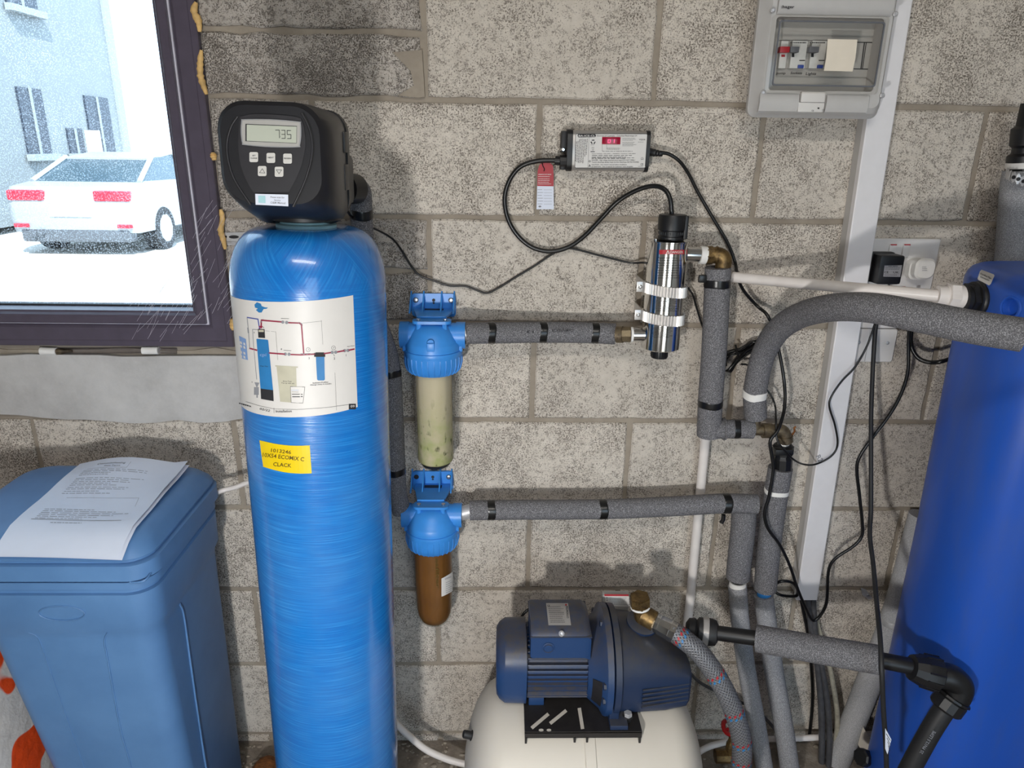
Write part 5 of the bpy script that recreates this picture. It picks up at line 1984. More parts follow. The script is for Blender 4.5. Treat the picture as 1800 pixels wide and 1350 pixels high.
B().lathe([(0.004, 0), (0.004, 0.001), (0.0025, 0.003)], at(990, 263, .030), (0, -1, 0), 12).obj('screw', 'chrome', bl, 30)
g0 = at(1004, 283, .028)
b = B().cyl(g0, at(984, 283, .028), 0.0115, n=10).cyl(at(985, 283, .028), at(976, 282, .026), 0.0088, n=14)
b.obj('lamp_plug', 'black_plastic', bl, 30)
b = B().lathe([(0.009, 0), (0.0085, 0.006), (0.0072, 0.012), (0.0078, 0.014), (0.0062, 0.018), (0.0068, 0.020), (0.0055, 0.024), (0.006, 0.026), (0.005, 0.031)], (BX1 + 0.006, -0.026, at(1150, 267, .026).z), Vector((1, 0.05, -0.12)), 16)
b.obj('strain_relief', 'black_plastic', bl, 30)
mp = lambda off: (lambda x, y: at(x, y, .0445 + off))
d = Dec(mp(0.0004), 980, 215, 10)
lab = [(330, 205), (1565, 205), (1580, 220), (1548, 785), (1530, 800), (320, 800), (305, 785), (318, 220)]
d.poly(lab)
lb = d.obj('printed_label', 'label_white', bl)
d = Dec(mp(0.0008), 980, 215, 10)
d.stroke(lab + [lab[0]], 6).stroke([(555, 215), (535, 800)], 4)
d.poly([(352, 235), (362, 208), (660, 205), (680, 235), (662, 262), (368, 266)])
d.text('Electronic UV Controller - Contrôleur Électronique UV', 695, 247, 22, 705, 0)
d.text('DANGER - High voltage electrical shock hazard DO NOT OPEN /', 600, 675, 22, 765, 0.0)
d.text('Tension électrique élevée risque de choc électrique NE PAS OUVRIR', 600, 710, 22, 830, 0.0)
d.text("CAUTION - Use owner's manual before installation", 597, 752, 20, 620, 0.0)
d.text("ATTENTION - Voir le manuel de l'utilisateur avant d'installer", 595, 788, 20, 735, 0.0)
d.text('Input Voltage: 100-240V ~ 50/60Hz / Tension: 100-240V', 605, 557, 13, 770)
d.greek(605, 578, 1470, 1, 10, 8, 19)
for i, y in enumerate((606, 622, 634)):
    d.greek(600, y, 1380, 1, 10, 7, 20 + i)
d.text('VIQUA', 1432, 315, 26, 112).greek(1415, 345, 1545, 1, 8, 5, 2)
for i, y in enumerate((275, 295, 315, 350, 372, 392, 410)):
    d.greek(1140, y, 1390, 1, 8, 5, 50 + i)
d.greek(870, 452, 1130, 1, 8, 6, 61).greek(870, 472, 1160, 1, 8, 5, 62).greek(790, 505, 1385, 1, 8, 6, 63)
d.stroke([(785, 390), (785, 505), (800, 505)], 3).stroke([(865, 385), (865, 475)], 3)
# recycling arrows, bin, marks
for a in (90, 210, 330):
    ca, sa = math.cos(rad(a)), math.sin(rad(a))
    x, y = 625 + 30 * ca, 345 - 30 * sa
    t_ = a + 90
    tx, ty = math.cos(rad(t_)), -math.sin(rad(t_))
    d.poly([(x - tx * 24 - ca * 9, y - ty * 24 + sa * 9), (x + tx * 12 - ca * 9, y + ty * 12 + sa * 9), (x + tx * 30, y + ty * 30), (x + tx * 12 + ca * 10, y + ty * 12 - sa * 10), (x - tx * 24 + ca * 10, y - ty * 24 - sa * 10)])
d.greek(582, 395, 650, 1, 8, 6, 7)
d.rect(580, 510, 655, 522).stroke([(608, 445), (612, 490), (632, 490), (636, 445)], 4).stroke([(602, 440), (642, 440)], 4)
d.ring(565, 685, 18, 5, 10).disc(565, 685, 7).stroke([(548, 778), (565, 740), (582, 778), (548, 778)], 6).rect(560, 755, 570, 770)
d.text('CE', 1460, 755, 36, 48).greek(1415, 772, 1510, 1, 8, 5, 9).stroke([(1465, 635), (1490, 615), (1515, 635), (1465, 655), (1520, 655)], 4)
for i in range(8):
    x = 330 + i * 27
    r_ = random.Random(i)
    y = 285 + (40 if i in (0, 1) else 0) + r_.uniform(0, 12)
    while y < (690 if i < 6 else 560):
        L = r_.uniform(15, 60)
        d.quad((x, y), (x + 9, y), (x + 9 - L * .06, y + L), (x - L * .06, y + L))
        x -= (L + 8) * .06
        y += L + 8
d.obj('label_print', 'ink', lb)
d = Dec(mp(0.0012), 980, 215, 10)
d.text('BA-ICE-CL', 372, 254, 34, 290, 0)
d.obj('model_text', 'label_white', lb)
p, q = at(1058, 253.5, .0465), at(1091, 241, .0465)
b = B().box((p.x, -0.0472, p.z), (q.x, -0.044, q.z), 0.0006)
dw = b.obj('display_window', 'led_window', bl, 30)
d = Dec(mp(0.0031), 980, 215, 10)
seven(d, '0', 885, 305, 40, 52, 9, 6)
seven(d, '1', 955, 303, 40, 54, 11, 6)
d.obj('digits', 'led_red', dw)

# hang tag on the lamp cable
tg = thing('hang_tag', 'red and white card tag hanging from the lamp cable', 'tag', at(958, 290, .022))
poly = [(945, 301), (948, 290), (953, 286.5), (967, 286.5), (972, 291), (973, 305), (973.5, 368), (943, 368)]
b = B().loft([[at(x, y, .020) for x, y in poly], [at(x, y, .0207) for x, y in poly]])
b.obj('card', 'paper', tg, 0)
d = Dec(lambda x, y: at(x, y, .0211))
d.poly([(944.4, 327), (945, 301), (948, 290), (953, 286.5), (967, 286.5), (972, 291), (973, 305), (973.1, 327.5)])
d.obj('red_half', 'tag_red', tg)
d = Dec(lambda x, y: at(x, y, .0214))
d.text('WARNING DO NOT REMOVE', 946, 307.5, 1.9, 23).greek(946, 310, 967, 1, 2, 0.9, 1).greek(946, 314, 970, 4, 3, 0.8, 5)
d.obj('white_print', 'label_white', tg)
d = Dec(lambda x, y: at(x, y, .0212))
for i, y in enumerate((333, 338, 343, 348, 353, 358)):
    d.greek(945, y, 955, 1, 2, 0.8, i).stroke([(956, y + 0.8), (970, y + 0.8)], 0.4)
d.disc(949, 363, 2.6, 10, 1.6)
d.obj('grey_print', 'ink_grey', tg)
B().tube(spline([at(953, 284, .020), at(954, 291, .0225), at(957, 297, .0225), at(956, 301, .0222)], 4), 0.0009, 6).obj('tie_string', 'cable_black', tg)


# ================================================================ CABLES
def cable(nm, label, pts, r, mat='cable_black', n=8, k=7, group=None):
    S = spline([at(*p) for p in pts], k)
    o = B().tube(S, r, n).obj(nm, mat, None, 60)
    return tag(o, label, 'cable', group)


cable('lamp_cable', 'thick black lamp cable looping from controller to the black lamp cap',
      [(979, 282, .026), (945, 283, .024), (915, 293, .02), (895, 318, .016), (887, 350, .013), (893, 385, .012), (910, 414, .012), (936, 435, .014), (968, 442, .016), (1000, 434, .018),
       (1028, 414, .02), (1056, 385, .022), (1085, 355, .03), (1118, 335, .045), (1148, 327, .06), (1168, 333, .073), (1178, 350, .081), (1181, 378, .082)], 0.0047, n=12)
cable('mains_cable', 'black mains cable from the controller down behind the pipes and up to the white plug',
      [(1162, 268.3, .0265), (1176, 271, .026), (1194, 283, .025), (1210, 305, .018), (1228, 340, .012), (1256, 388, .010), (1278, 425, .010), (1292, 460, .012), (1297, 488, .045), (1308, 512, .035), (1330, 537, .025), (1350, 556, .045), (1365, 598, .05), (1378, 667, .06), (1379, 716, .085), (1368, 755, .115), (1354, 775, .12),
       (1357, 804, .12), (1359, 827, .12), (1352, 871, .12), (1344, 902, .12), (1350, 929, .12), (1371, 958, .11), (1389, 996, .09), (1402, 1035, .075), (1416, 1068, .06), (1428, 1090, .055),
       (1441, 1083, .055), (1453, 1058, .06), (1456, 1005, .08), (1468, 982, .085), (1499, 961, .09), (1514, 944, .09), (1516, 924, .09), (1511, 873, .09), (1506, 825, .09), (1512, 801, .09), (1533, 770, .09), (1563, 730, .09), (1584, 692, .085), (1596, 651, .075), (1597, 600, .06), (1600, 560, .045), (1608, 530, .035), (1612, 508, .03)], 0.0036, n=8, k=5)
c3 = thing('adapter_lead', 'thin black lead from the timer valve across the wall to the square adapter', 'cable', at(740, 485, .01))
S = spline([at(*p) for p in [(608, 366, .22), (618, 381, .16), (640, 395, .10), (665, 405, .06), (690, 420, .03), (706, 440, .015), (722, 466, .010), (738, 484, .008), (765, 494, .008), (790, 502, .008), (818, 503, .008), (838, 510, .008), (856, 515, .008),
                             (878, 505, .008), (905, 488, .008), (940, 467, .008), (972, 446, .009), (996, 437, .010), (1016, 439, .010), (1046, 447, .010), (1082, 456, .010), (1110, 462, .012), (1140, 463, .025), (1180, 480, .02), (1214, 512, .02), (1224, 540, .015), (1237, 578, .012), (1260, 610, .012), (1280, 625, .02)]], 6)
B().tube(S, 0.0022, 7).obj('lead', 'cable_black', c3, 60)
S = spline([at(*p) for p in [(1303, 640, .03), (1316, 643, .04), (1332, 665, .045), (1347, 684, .05), (1357, 698, .055), (1363, 715, .06), (1364, 738, .10), (1366, 773, .118), (1379, 791, .12), (1394, 807, .11), (1412, 816, .08), (1434, 816, .058), (1461, 802, .056), (1472, 782, .056),
                             (1468, 749, .056), (1458, 716, .056), (1461, 698, .056), (1479, 671, .056), (1500, 649, .055), (1514, 628, .05), (1525, 606, .05), (1534, 581, .05), (1545, 550, .04), (1560, 520, .038), (1563, 500, .038)]], 6)
B().tube(S, 0.0022, 7).obj('lead', 'cable_black', c3, 60)
rr = random.Random(21)
for i in range(9):
    o1, o2 = rr.uniform(-7, 7), rr.uniform(-6, 6)
    dd = 0.018 + 0.014 * rr.random()
    P = [(1272 + o1 * .6, 646 + i * 0.9 - 8, dd), (1270 + o1, 630 + o2, dd), (1285, 622 + o2, dd + .004), (1305, 614 + o1 * .8, dd + .004), (1326 + o2, 602 + o1 * .7, dd), (1330, 610 + o2, dd + .006), (1312, 622 + o2, dd + .008),
         (1295, 634 + o1 * .6, dd + .006), (1284 + o2 * .5, 650 + o1 * .4, dd + .004), (1276 + o1 * .5, 652, dd)]
    B().tube(spline([at(*p) for p in P], 4), 0.0021, 6).obj('coil_turn', 'cable_black', c3, 60)
B().tube([at(1293, 607, .03), at(1296, 620, .05), at(1300, 632, .04)], 0.0025, 6).obj('coil_tie', 'cable_black', c3, 60)

cable('black_cable', 'straight black cable hanging from the sockets to the floor in front of the sloping pipe',
      [(1563, 503, .037), (1552, 530, .036), (1542, 560, .04), (1537, 600, .05), (1532, 702, .09), (1531, 770, .12), (1531, 890, .18), (1529, 941, .22), (1535, 992, .27), (1541, 1060, .34), (1547, 1120, .41), (1550, 1180, .455), (1553, 1250, .46), (1557, 1310, .46), (1559, 1370, .46)], 0.0046, 'soft_black', n=10)
cable('black_cable', 'thick black cable curving from under the sockets behind the blue water tank',
      [(1606, 560, .04), (1601, 590, .045), (1603, 612, .05), (1615, 630, .06), (1636, 637, .075), (1660, 634, .09), (1700, 620, .06)], 0.0046, n=10)
cable('black_cable', 'black pump cable dropping behind the flexible hose to the floor',
      [(1120, 1160, .15), (1180, 1168, .10), (1207, 1178, .05), (1228, 1198, .03), (1255, 1213, .025), (1280, 1226, .025), (1325, 1245, .03), (1350, 1268, .05), (1368, 1290, .07), (1395, 1330, .09)], 0.0042, 'grey_cable', n=8)
cable('black_cable', 'short black cable entering the pump terminal box from behind',
      [(916, 1086, .20), (922, 1077, .19), (932, 1070, .19), (950, 1068, .22)], 0.0032)
cable('black_cable', 'small black cable loop sticking out beside the white and blue rings',
      [(1362, 1028, .07), (1372, 1022, .085), (1386, 1022, .085), (1396, 1027, .075), (1402, 1038, .065), (1400, 1047, .06), (1386, 1048, .075), (1370, 1045, .085), (1358, 1037, .075)], 0.0036)
# armoured and flat cables under the trunking
for i, (lab, mat, r, pts) in enumerate((
        ('left of the dark dusty floor cables coming out of the trunking', 'grey_cable', 0.0085, [(1420, 1050, .022), (1426, 1100, .03), (1436, 1160, .045), (1443, 1230, .06), (1445, 1300, .07), (1443, 1360, .08), (1438, 1400, .08)]),
        ('right of the dark dusty floor cables coming out of the trunking', 'grey_cable', 0.0075, [(1429, 1050, .026), (1433, 1110, .036), (1446, 1180, .055), (1455, 1240, .07), (1458, 1300, .08), (1455, 1360, .09), (1450, 1400, .09)]),
        ('pale dusty floor cable nearest the slanting drain pipe', 'pale_cable', 0.0062, [(1424, 1050, .012), (1440, 1110, .02), (1458, 1170, .04), (1469, 1230, .055), (1472, 1270, .062), (1467, 1320, .07), (1458, 1370, .08)]),
        ('thin dark cable leaning out of the trunking end', 'cable_black', 0.0038, [(1405, 1040, .03), (1411, 1070, .03), (1419, 1110, .02), (1425, 1160, .015), (1428, 1230, .012), (1422, 1300, .015)]))):
    cable('floor_cable', lab, pts, r, mat, 10, 6, 'cables below the trunking')
cable('white_tube', 'white hose from the blue cabinet to behind the tall tank', [(380, 866, .10), (395, 861, .09), (415, 856, .09), (436, 848, .09), (470, 838, .09)], 0.0055, 'white_pvc', 10)
cable('white_tube', 'white drain hose curving along the floor right of the tall tank', [(670, 1240, .12), (697, 1272, .12), (722, 1296, .125), (750, 1318, .13), (785, 1334, .135), (818, 1343, .14), (860, 1350, .14)], 0.0085, 'white_pvc', 12)
cable('white_tube', 'white tube lying along the foot of the wall behind the lagged pipes', [(1190, 1350, .10), (1235, 1318, .06), (1265, 1307, .05), (1300, 1301, .045), (1360, 1299, .045), (1420, 1297, .045), (1500, 1293, .045), (1580, 1288, .045)], 0.008, 'white_pvc', 12)

# ================================================================ BLUE WATER TANK
wt = thing('water_tank', 'large deep blue plastic water tank at the right edge', 'water tank', (1.25, -0.26, 0))
TXC, TYC, TA, TB_, TN = 0.892, -0.292, 0.120, 0.142, 2.6


def stad(r, z, x1=1.75, n=20):
    """slim-line footprint, r = how far it is drawn in"""
    o = []
    def sup(c, p_):
        return math.copysign(abs(c) ** p_, c)
    for i in range(n + 1):
        a = rad(90 + 180 * i / n)
        o.append((TXC + (TA - r) * sup(math.cos(a), 2 / TN), TYC + (TB_ - r) * sup(math.sin(a), 2 / TN), z))
    for i in range(n + 1):
        a = rad(-90 + 180 * i / n)
        o.append((x1 + (TA - r) * sup(math.cos(a), 2 / TN), TYC + (TB_ - r) * sup(math.sin(a), 2 / TN), z))
    return o
b = B()
b.loft([stad(0.03, 0.0), stad(0.016, 0.008), stad(0.014, 0.03), stad(0.013, 0.4), stad(0.010, 0.8), stad(0.002, 1.20), stad(0, 1.296), stad(0.003, 1.308), stad(0.009, 1.317), stad(0.018, 1.322), stad(0.03, 1.324)])
b.obj('tank_shell', 'water_tank_blue', wt, 40)
# tank connector
bx = at(1722, 525, .265)
bx.x = 0.785
ax_ = Vector((-1, 0.02, 0))
b = B().lathe([(0.0325, 0.0), (0.0325, 0.004), (0.031, 0.0055), (0.030, 0.007), (0.0315, 0.008), (0.0315, 0.011), (0.028, 0.012)], (0.774, -0.272, bx.z), ax_, 36)
cn = b.obj('tank_connector', 'black_plastic', wt, 30)
B().lathe([(0.026, 0.011), (0.030, 0.012), (0.030, 0.021), (0.026, 0.022)], (0.774, -0.272, bx.z), ax_, 6).obj('hex_nut', 'black_plastic', cn, 15)
B().lathe([(0.022, 0.021), (0.0255, 0.022), (0.0255, 0.029), (0.022, 0.030)], (0.774, -0.272, bx.z), ax_, 28).obj('thread_collar', 'black_plastic', cn, 30)


def tank_hit(px, py, off=0.0006):
    v = ray(px, py)
    t_ = (-0.44 - CP.y) / v.y
    for i in range(1200):
        p = CP + v * (t_ + i * 0.0003)
        if p.x < TXC and (abs((p.x - TXC) / TA) ** TN + abs((p.y - TYC) / TB_) ** TN) <= 1.0 or (p.x >= TXC and p.y >= TYC - TB_):
            break
    n_ = tank_normal(p)
    return p + n_ * off


def tank_normal(p):
    if p.x >= TXC:
        return Vector((0, -1, 0))
    gx = math.copysign(abs((p.x - TXC) / TA) ** (TN - 1) / TA, p.x - TXC)
    gy = math.copysign(abs((p.y - TYC) / TB_) ** (TN - 1) / TB_, p.y - TYC)
    return Vector((gx, gy, 0)).normalized()
d = Dec(lambda x, y: tank_hit(x, y), 1640, 420, 6.75)
ol = [(580, 365), (725, 420), (734, 436), (690, 535), (668, 552), (540, 485), (533, 470), (560, 385)]
d.poly(ol)
lb = d.obj('tank_label', 'label_white', wt)
part_label(lb, 'small white label reading Overflow Pipe Connection')
d = Dec(lambda x, y: tank_hit(x, y, 0.0012), 1640, 420, 6.75)
d.text('Overflow Pipe', 566, 418, 22, 142, 25).text('Connection', 566, 456, 22, 118, 23)
d.obj('lettering', 'ink', lb)
# round moulded recess
pc = tank_hit(1775, 541, 0.0)
nrm = tank_normal(pc)
b = B().lathe([(0.0205, -0.001), (0.0195, 0.0014), (0.0168, 0.0014), (0.0160, -0.001)], pc, nrm, 30, False)
b.obj('recess_rim', 'water_tank_blue', wt, 50)
cut = B().lathe([(0.0001, -0.013), (0.0125, -0.013), (0.0155, -0.009), (0.0165, 0.02), (0.0001, 0.02)], pc, nrm, 30, True).obj('recess_cutter', None, None, 0)
shell = [o for o in wt.children if o.name.startswith('tank_shell')][0]
md = shell.modifiers.new('cut', 'BOOLEAN')
md.object = cut
md.operation = 'DIFFERENCE'
bpy.context.view_layer.update()
nm = bpy.data.meshes.new_from_object(shell.evaluated_get(bpy.context.evaluated_depsgraph_get()))
shell.modifiers.clear()
if len(nm.polygons) > 100:
    shell.data = nm
    nm.set_sharp_from_angle(angle=rad(40))
bpy.data.objects.remove(cut)

# ================================================================ PRESSURE VESSEL AND PUMP
pvx0, pvx1, pvy, pvz, pvr = -0.146, 0.368, -0.29, 0.222, 0.185
ps = thing('pressure_vessel', 'cream steel pressure vessel lying on its side under the pump', 'pressure vessel', ((pvx0 + pvx1) / 2, pvy, 0))
pf = []
for i in range(9):
    a = rad(90 * i / 8)
    pf.append((max(0.001, pvr * math.sin(a)), 0.085 * (1 - math.cos(a))))
L_ = pvx1 - pvx0
pf += [(pvr, 0.12), (pvr, L_ * 0.5 - 0.012), (pvr + 0.003, L_ * 0.5 - 0.010), (pvr + 0.003, L_ * 0.5 + 0.010), (pvr, L_ * 0.5 + 0.012)]
pf += [(r, L_ - h) for r, h in pf[8::-1]]
B().lathe(pf, (pvx0, pvy, pvz), (1, 0, 0), 56).obj('vessel_body', 'cream_steel', ps, 25)
v0 = at(846, 1263, .30)
vv = (v0 - Vector((0.1, pvy, pvz)))
B().lathe([(0.011, 0), (0.011, 0.006), (0.0085, 0.007), (0.0085, 0.022), (0.0075, 0.024)], (pvx0 + 0.022, pvy - 0.02, pvz + 0.105), Vector((-0.9, -0.1, 0.35)), 16).obj('air_valve_cap', 'soft_black', ps, 30)
for x in (0.02, 0.22):
    b = B()
    b.box((x - 0.02, pvy - 0.16, 0.0), (x + 0.02, pvy + 0.16, 0.005), 0.001)
    for s_ in (-1, 1):
        b.box((x - 0.02, pvy + s_ * 0.145 - 0.003, 0.0), (x + 0.02, pvy + s_ * 0.145 + 0.003, 0.12), 0.001)
    b.obj('foot', 'cream_steel', ps, 30)
# pump shelf: folded black plate with slots
pz = 0.412
b = B()
PXL, PXR, PYF, PYB = -0.020, 0.214, -0.385, -0.185
def plate_cell(x0_, x1_, y0_, y1_):
    b.box((x0_, y0_, pz - 0.004), (x1_, y1_, pz))
plate_cell(PXL, PXR, PYF, PYB)
b.box((PXL, PYF, pz - 0.016), (PXR, PYF + 0.003, pz - 0.002))
for x in (PXL, 0.078, 0.103, PXR - 0.005):
    b.loft([[(x, PYF + 0.0, pz - 0.014), (x, PYF + 0.0, pz - 0.028 if x in (0.078, 0.103) else pz - 0.030), (x, PYF + 0.06, pz - 0.018), (x, PYF + 0.06, pz - 0.004)],
            [(x + 0.004, PYF + 0.0, pz - 0.014), (x + 0.004, PYF + 0.0, pz - 0.028 if x in (0.078, 0.103) else pz - 0.030), (x + 0.004, PYF + 0.06, pz - 0.018), (x + 0.004, PYF + 0.06, pz - 0.004)]])
sh = b.obj('pump_shelf', 'black_steel', ps, 30)
d = Dec(lambda x, y: atz(x, y, pz + 0.0004), 840, 1020, 4.09)
for x0_, y0_, x1_, y1_ in ((392, 1058, 502, 965), (525, 1025, 630, 940), (730, 925, 752, 1062)):
    d.stroke([(x0_, y0_), (x1_, y1_)], 25)
d.disc(455, 1077, 18, 14, 10).disc(511, 1077, 17, 14, 10)
d.obj('slot', 'cream_steel', sh)
part_label(sh.children[0], 'slots showing the cream vessel below')

pu = thing('pump', 'dusty dark blue electric water pump standing on the cream vessel', 'pump', (0.1, -0.28, pz))
py_, pzc = -0.265, 0.488
def sq_ring(x, w_, h_, r_, yc=py_, zc=pzc, n=6):
    return [(x, yc + a, zc + c) for a, c in rrect(w_, h_, r_, n)]
b = B()
b.loft([sq_ring(-0.0785, 0.10, 0.10, 0.045), sq_ring(-0.077, 0.125, 0.125, 0.05), sq_ring(-0.071, 0.138, 0.138, 0.05), sq_ring(-0.060, 0.148, 0.150, 0.05), sq_ring(-0.020, 0.150, 0.152, 0.05), sq_ring(-0.0165, 0.150, 0.152, 0.05)])
fc = b.obj('fan_cover', 'pump_blue', pu, 30)
b = B()
b.cyl((-0.018, py_, pzc), (0.112, py_, pzc), 0.060, n=32)
for i in range(36):
    a = 2 * PI * i / 36
    ca, sa = math.cos(a), math.sin(a)
    r0_, r1_ = 0.058, min(0.075, 0.066 / max(abs(ca), abs(sa), 0.3))
    u = Vector((0, -sa, ca)) * 0.0017
    p, q = Vector((0, py_ + ca * r0_, pzc + sa * r0_)), Vector((0, py_ + ca * r1_, pzc + sa * r1_))
    b.loft([[p + u + Vector((x, 0, 0)), q + u * 0.7 + Vector((x, 0, 0)), q - u * 0.7 + Vector((x, 0, 0)), p - u + Vector((x, 0, 0))] for x in (-0.014, 0.110)])
mo = b.obj('finned_motor', 'pump_blue', pu, 30)
mo['kind'] = 'stuff'
for y_ in (-0.050, 0.036):
    B().box((-0.010, py_ + y_, pz), (0.022, py_ + y_ + 0.014, pz + 0.020), 0.002).obj('motor_foot', 'pump_blue', pu, 30)
# terminal box: upright front, rounded hood
b = B()
pfT = [(-0.337, 0.550), (-0.337, 0.600), (-0.333, 0.606), (-0.322, 0.611), (-0.295, 0.617), (-0.262, 0.618), (-0.232, 0.612), (-0.222, 0.600), (-0.222, 0.533)]
def tring(x, k=1.0, dz=0.0):
    return [(x, -0.28 + (y + 0.28) * k, 0.575 + (z - 0.575) * k + dz) for y, z in pfT]
b.loft([tring(-0.010, 0.97), tring(-0.006, 1.0), tring(0.098, 1.0), tring(0.106, 0.985, -0.004), tring(0.110, 0.95, -0.008)])
tb = b.obj('terminal_box', 'pump_blue', pu, 30)
B().box((-0.0115, -0.3385, 0.598), (0.1105, -0.22, 0.601), 0.001).obj('lid_seam', 'pump_casing', tb, 30)
sp2 = at(988, 1107, .376)
B().lathe([(0.0058, 0), (0.0058, 0.003), (0.004, 0.0045), (0.002, 0.003)], Vector((sp2.x + 0.004, -0.3335, 0.606)), (0, -1, 0.6), 12).obj('lid_screw', 'galvanised', tb, 30)
ec = at(964, 1139, .3375)
b = B().lathe([(0.0115, 0), (0.0125, 0.0015), (0.0105, 0.002), (0.0098, 0.0008), (0.0085, 0.0008), (0.0078, 0.0024), (0.003, 0.0026)], Vector((ec.x, -0.337, ec.z)), (0, -1, 0), 28)
b.obj('round_emblem', 'pump_blue', tb, 30)


def hood(px, py, off=0.0006):
    """hood of the terminal box, by height"""
    v = ray(px, py)
    # march along the sight line until the profile is met
    t0 = (-0.36 - CP.y) / v.y
    for i in range(400):
        t_ = t0 + i * 0.0006
        p = CP + v * t_
        for (ya, za), (yb, zb_) in zip(pfT, pfT[1:]):
            if ya <= p.y <= yb:
                zz_ = za + (zb_ - za) * (p.y - ya) / (yb - ya) if yb > ya else za
                if p.z <= zz_ + off:
                    return p + Vector((0, -off * 0.5, off))
    return p
d = Dec(lambda x, y: hood(x, y), 840, 1020, 4.09)
for i in range(6):
    y0_, y1_ = 165 + 160 * i / 6, 165 + 160 * (i + 1) / 6
    xl = lambda y: 490 + (y - 165) * 0.11
    xr = lambda y: 648 + (y - 165) * 0.14
    d.poly([(xl(y0_), y0_), (xr(y0_), y0_), (xr(y1_), y1_), (xl(y1_), y1_)])
rp = d.obj('rating_plate', 'label_silver', tb)
d = Dec(lambda x, y: hood(x, y, 0.0012), 840, 1020, 4.09)
d.text('PEDROLLO', 631, 188, 16, 88, 84)
for i in range(9):
    d.greek(505 + i * 2, 190 + i * 14, 618 + i * 2, 1, 10, 3, i)
d.text('CE', 498, 190, 12, 20)
d.obj('plate_print', 'ink', rp)
d = Dec(lambda x, y: hood(x, y, 0.0012), 840, 1020, 4.09)
d.rect(627, 172, 640, 184)
d.obj('plate_emblem', 'red_print', rp)
# motor flange and bell housing
b = B()
fz = 0.490
b.lathe([(0.074, 0.108), (0.080, 0.114), (0.096, 0.132), (0.112, 0.140), (0.114, 0.142), (0.114, 0.154), (0.108, 0.156)], (0, py_, fz), (1, 0, 0), 40)
for p_ in b.v:
    p_.z = max(p_.z, pz + 0.001)
b.obj('motor_flange', 'pump_blue', pu, 25)
b = B()
b.lathe([(0.110, 0.1575), (0.1125, 0.158), (0.1125, 0.170), (0.104, 0.173)], (0, py_, fz), (1, 0, 0), 40)
b.box((0.150, py_ - 0.118, pz), (0.186, py_ - 0.05, pz + 0.012), 0.002).box((0.150, py_ - 0.100, pz + 0.008), (0.170, py_ - 0.05, fz - 0.04), 0.003)
for p_ in b.v:
    p_.z = max(p_.z, pz + 0.001)
b.obj('casing_flange', 'pump_casing', pu, 25)
b = B()
b.loft([[(x, py_ + r * math.cos(rad(q)), fz + r * math.sin(rad(q))) for q in range(168, 216, 6)] for x, r in ((0.1155, 0.083), (0.1335, 0.0985))], False, False, False)
b.obj('bell_opening', 'gasket_dark', pu, 0)
# flange bolts
for a in (100, 170, 190, 250, 300, 30):
    ca, sa = math.cos(rad(a)), math.sin(rad(a))
    B().lathe([(0.0075, 0), (0.0075, 0.005), (0.005, 0.006)], (0.139, py_ + 0.105 * ca, fz + 0.102 * sa), (-1, 0, 0), 6).obj('flange_bolt', 'pump_casing', pu, 20)
bo = atz(1103, 1266, pz)
b = B().lathe([(0.008, 0), (0.008, 0.008), (0.0105, 0.009), (0.0105, 0.012)], (bo.x, bo.y, pz), (0, 0, 1), 20)
b.obj('bolt_sleeve', 'soft_black', pu, 30)
B().lathe([(0.0085, 0.012), (0.0085, 0.019), (0.007, 0.020)], (bo.x, bo.y, pz), (0, 0, 1), 6).obj('foot_bolt', 'galvanised', pu, 20)
# tapering cast pump body
def cring(x, w_, h_, r_, zc, yc=py_):
    return [(x, yc + a, zc + c) for a, c in rrect(w_, h_, r_, 5)]
b = B()
b.loft([cring(0.168, 0.200, 0.200, 0.09, 0.488), cring(0.178, 0.194, 0.194, 0.085, 0.487), cring(0.205, 0.184, 0.184, 0.07, 0.484), cring(0.27, 0.158, 0.142, 0.042, 0.472), cring(0.316, 0.134, 0.106, 0.028, 0.462), cring(0.322, 0.122, 0.094, 0.026, 0.461)])
for p_ in b.v:
    p_.z = max(p_.z, pz + 0.001)
b.obj('pump_body', 'pump_casing', pu, 30)
for i in range(5):
    z_ = 0.440 + i * 0.010
    B().tube([(0.215, py_ - 0.0955 + 0.0006 * i, z_ + 0.008), (0.27, py_ - 0.080, z_ + 0.004), (0.316, py_ - 0.0665, z_)], 0.0022, 6).obj('casting_rib', 'pump_casing', pu, 60)
b = B().lathe([(0.030, 0), (0.033, 0.004), (0.033, 0.010), (0.024, 0.014)], at(1128, 1098, .262), (0.1, -0.25, 1), 24)
b.obj('outlet_boss', 'pump_casing', pu, 30)
# pressure switch box with sticker behind the pump head
q0, q1 = at(1060, 1069, .19), at(1107, 1046, .19)
b = B().box((q0.x - 0.002, -0.19, q0.z - 0.02), (q1.x, -0.172, q1.z), 0.005)
sb = b.obj('switch_box', 'grey_panel', pu, 30)
d = Dec(lambda x, y: at(x, y, .1906), 1040, 1030, 7.94)
d.poly([(180, 140), (520, 140), (528, 295), (205, 275)])
lb = d.obj('switch_label', 'label_white', sb)
d = Dec(lambda x, y: at(x, y, .191), 1040, 1030, 7.94)
d.poly([(175, 115), (515, 118), (518, 142), (180, 142)])
d.obj('switch_red_edge', 'tag_red', sb)
d = Dec(lambda x, y: at(x, y, .191), 1040, 1030, 7.94)
d.disc(213, 165, 9).disc(215, 200, 9).greek(250, 165, 500, 5, 22, 6, 3)
d.obj('switch_print', 'ink_grey', lb)

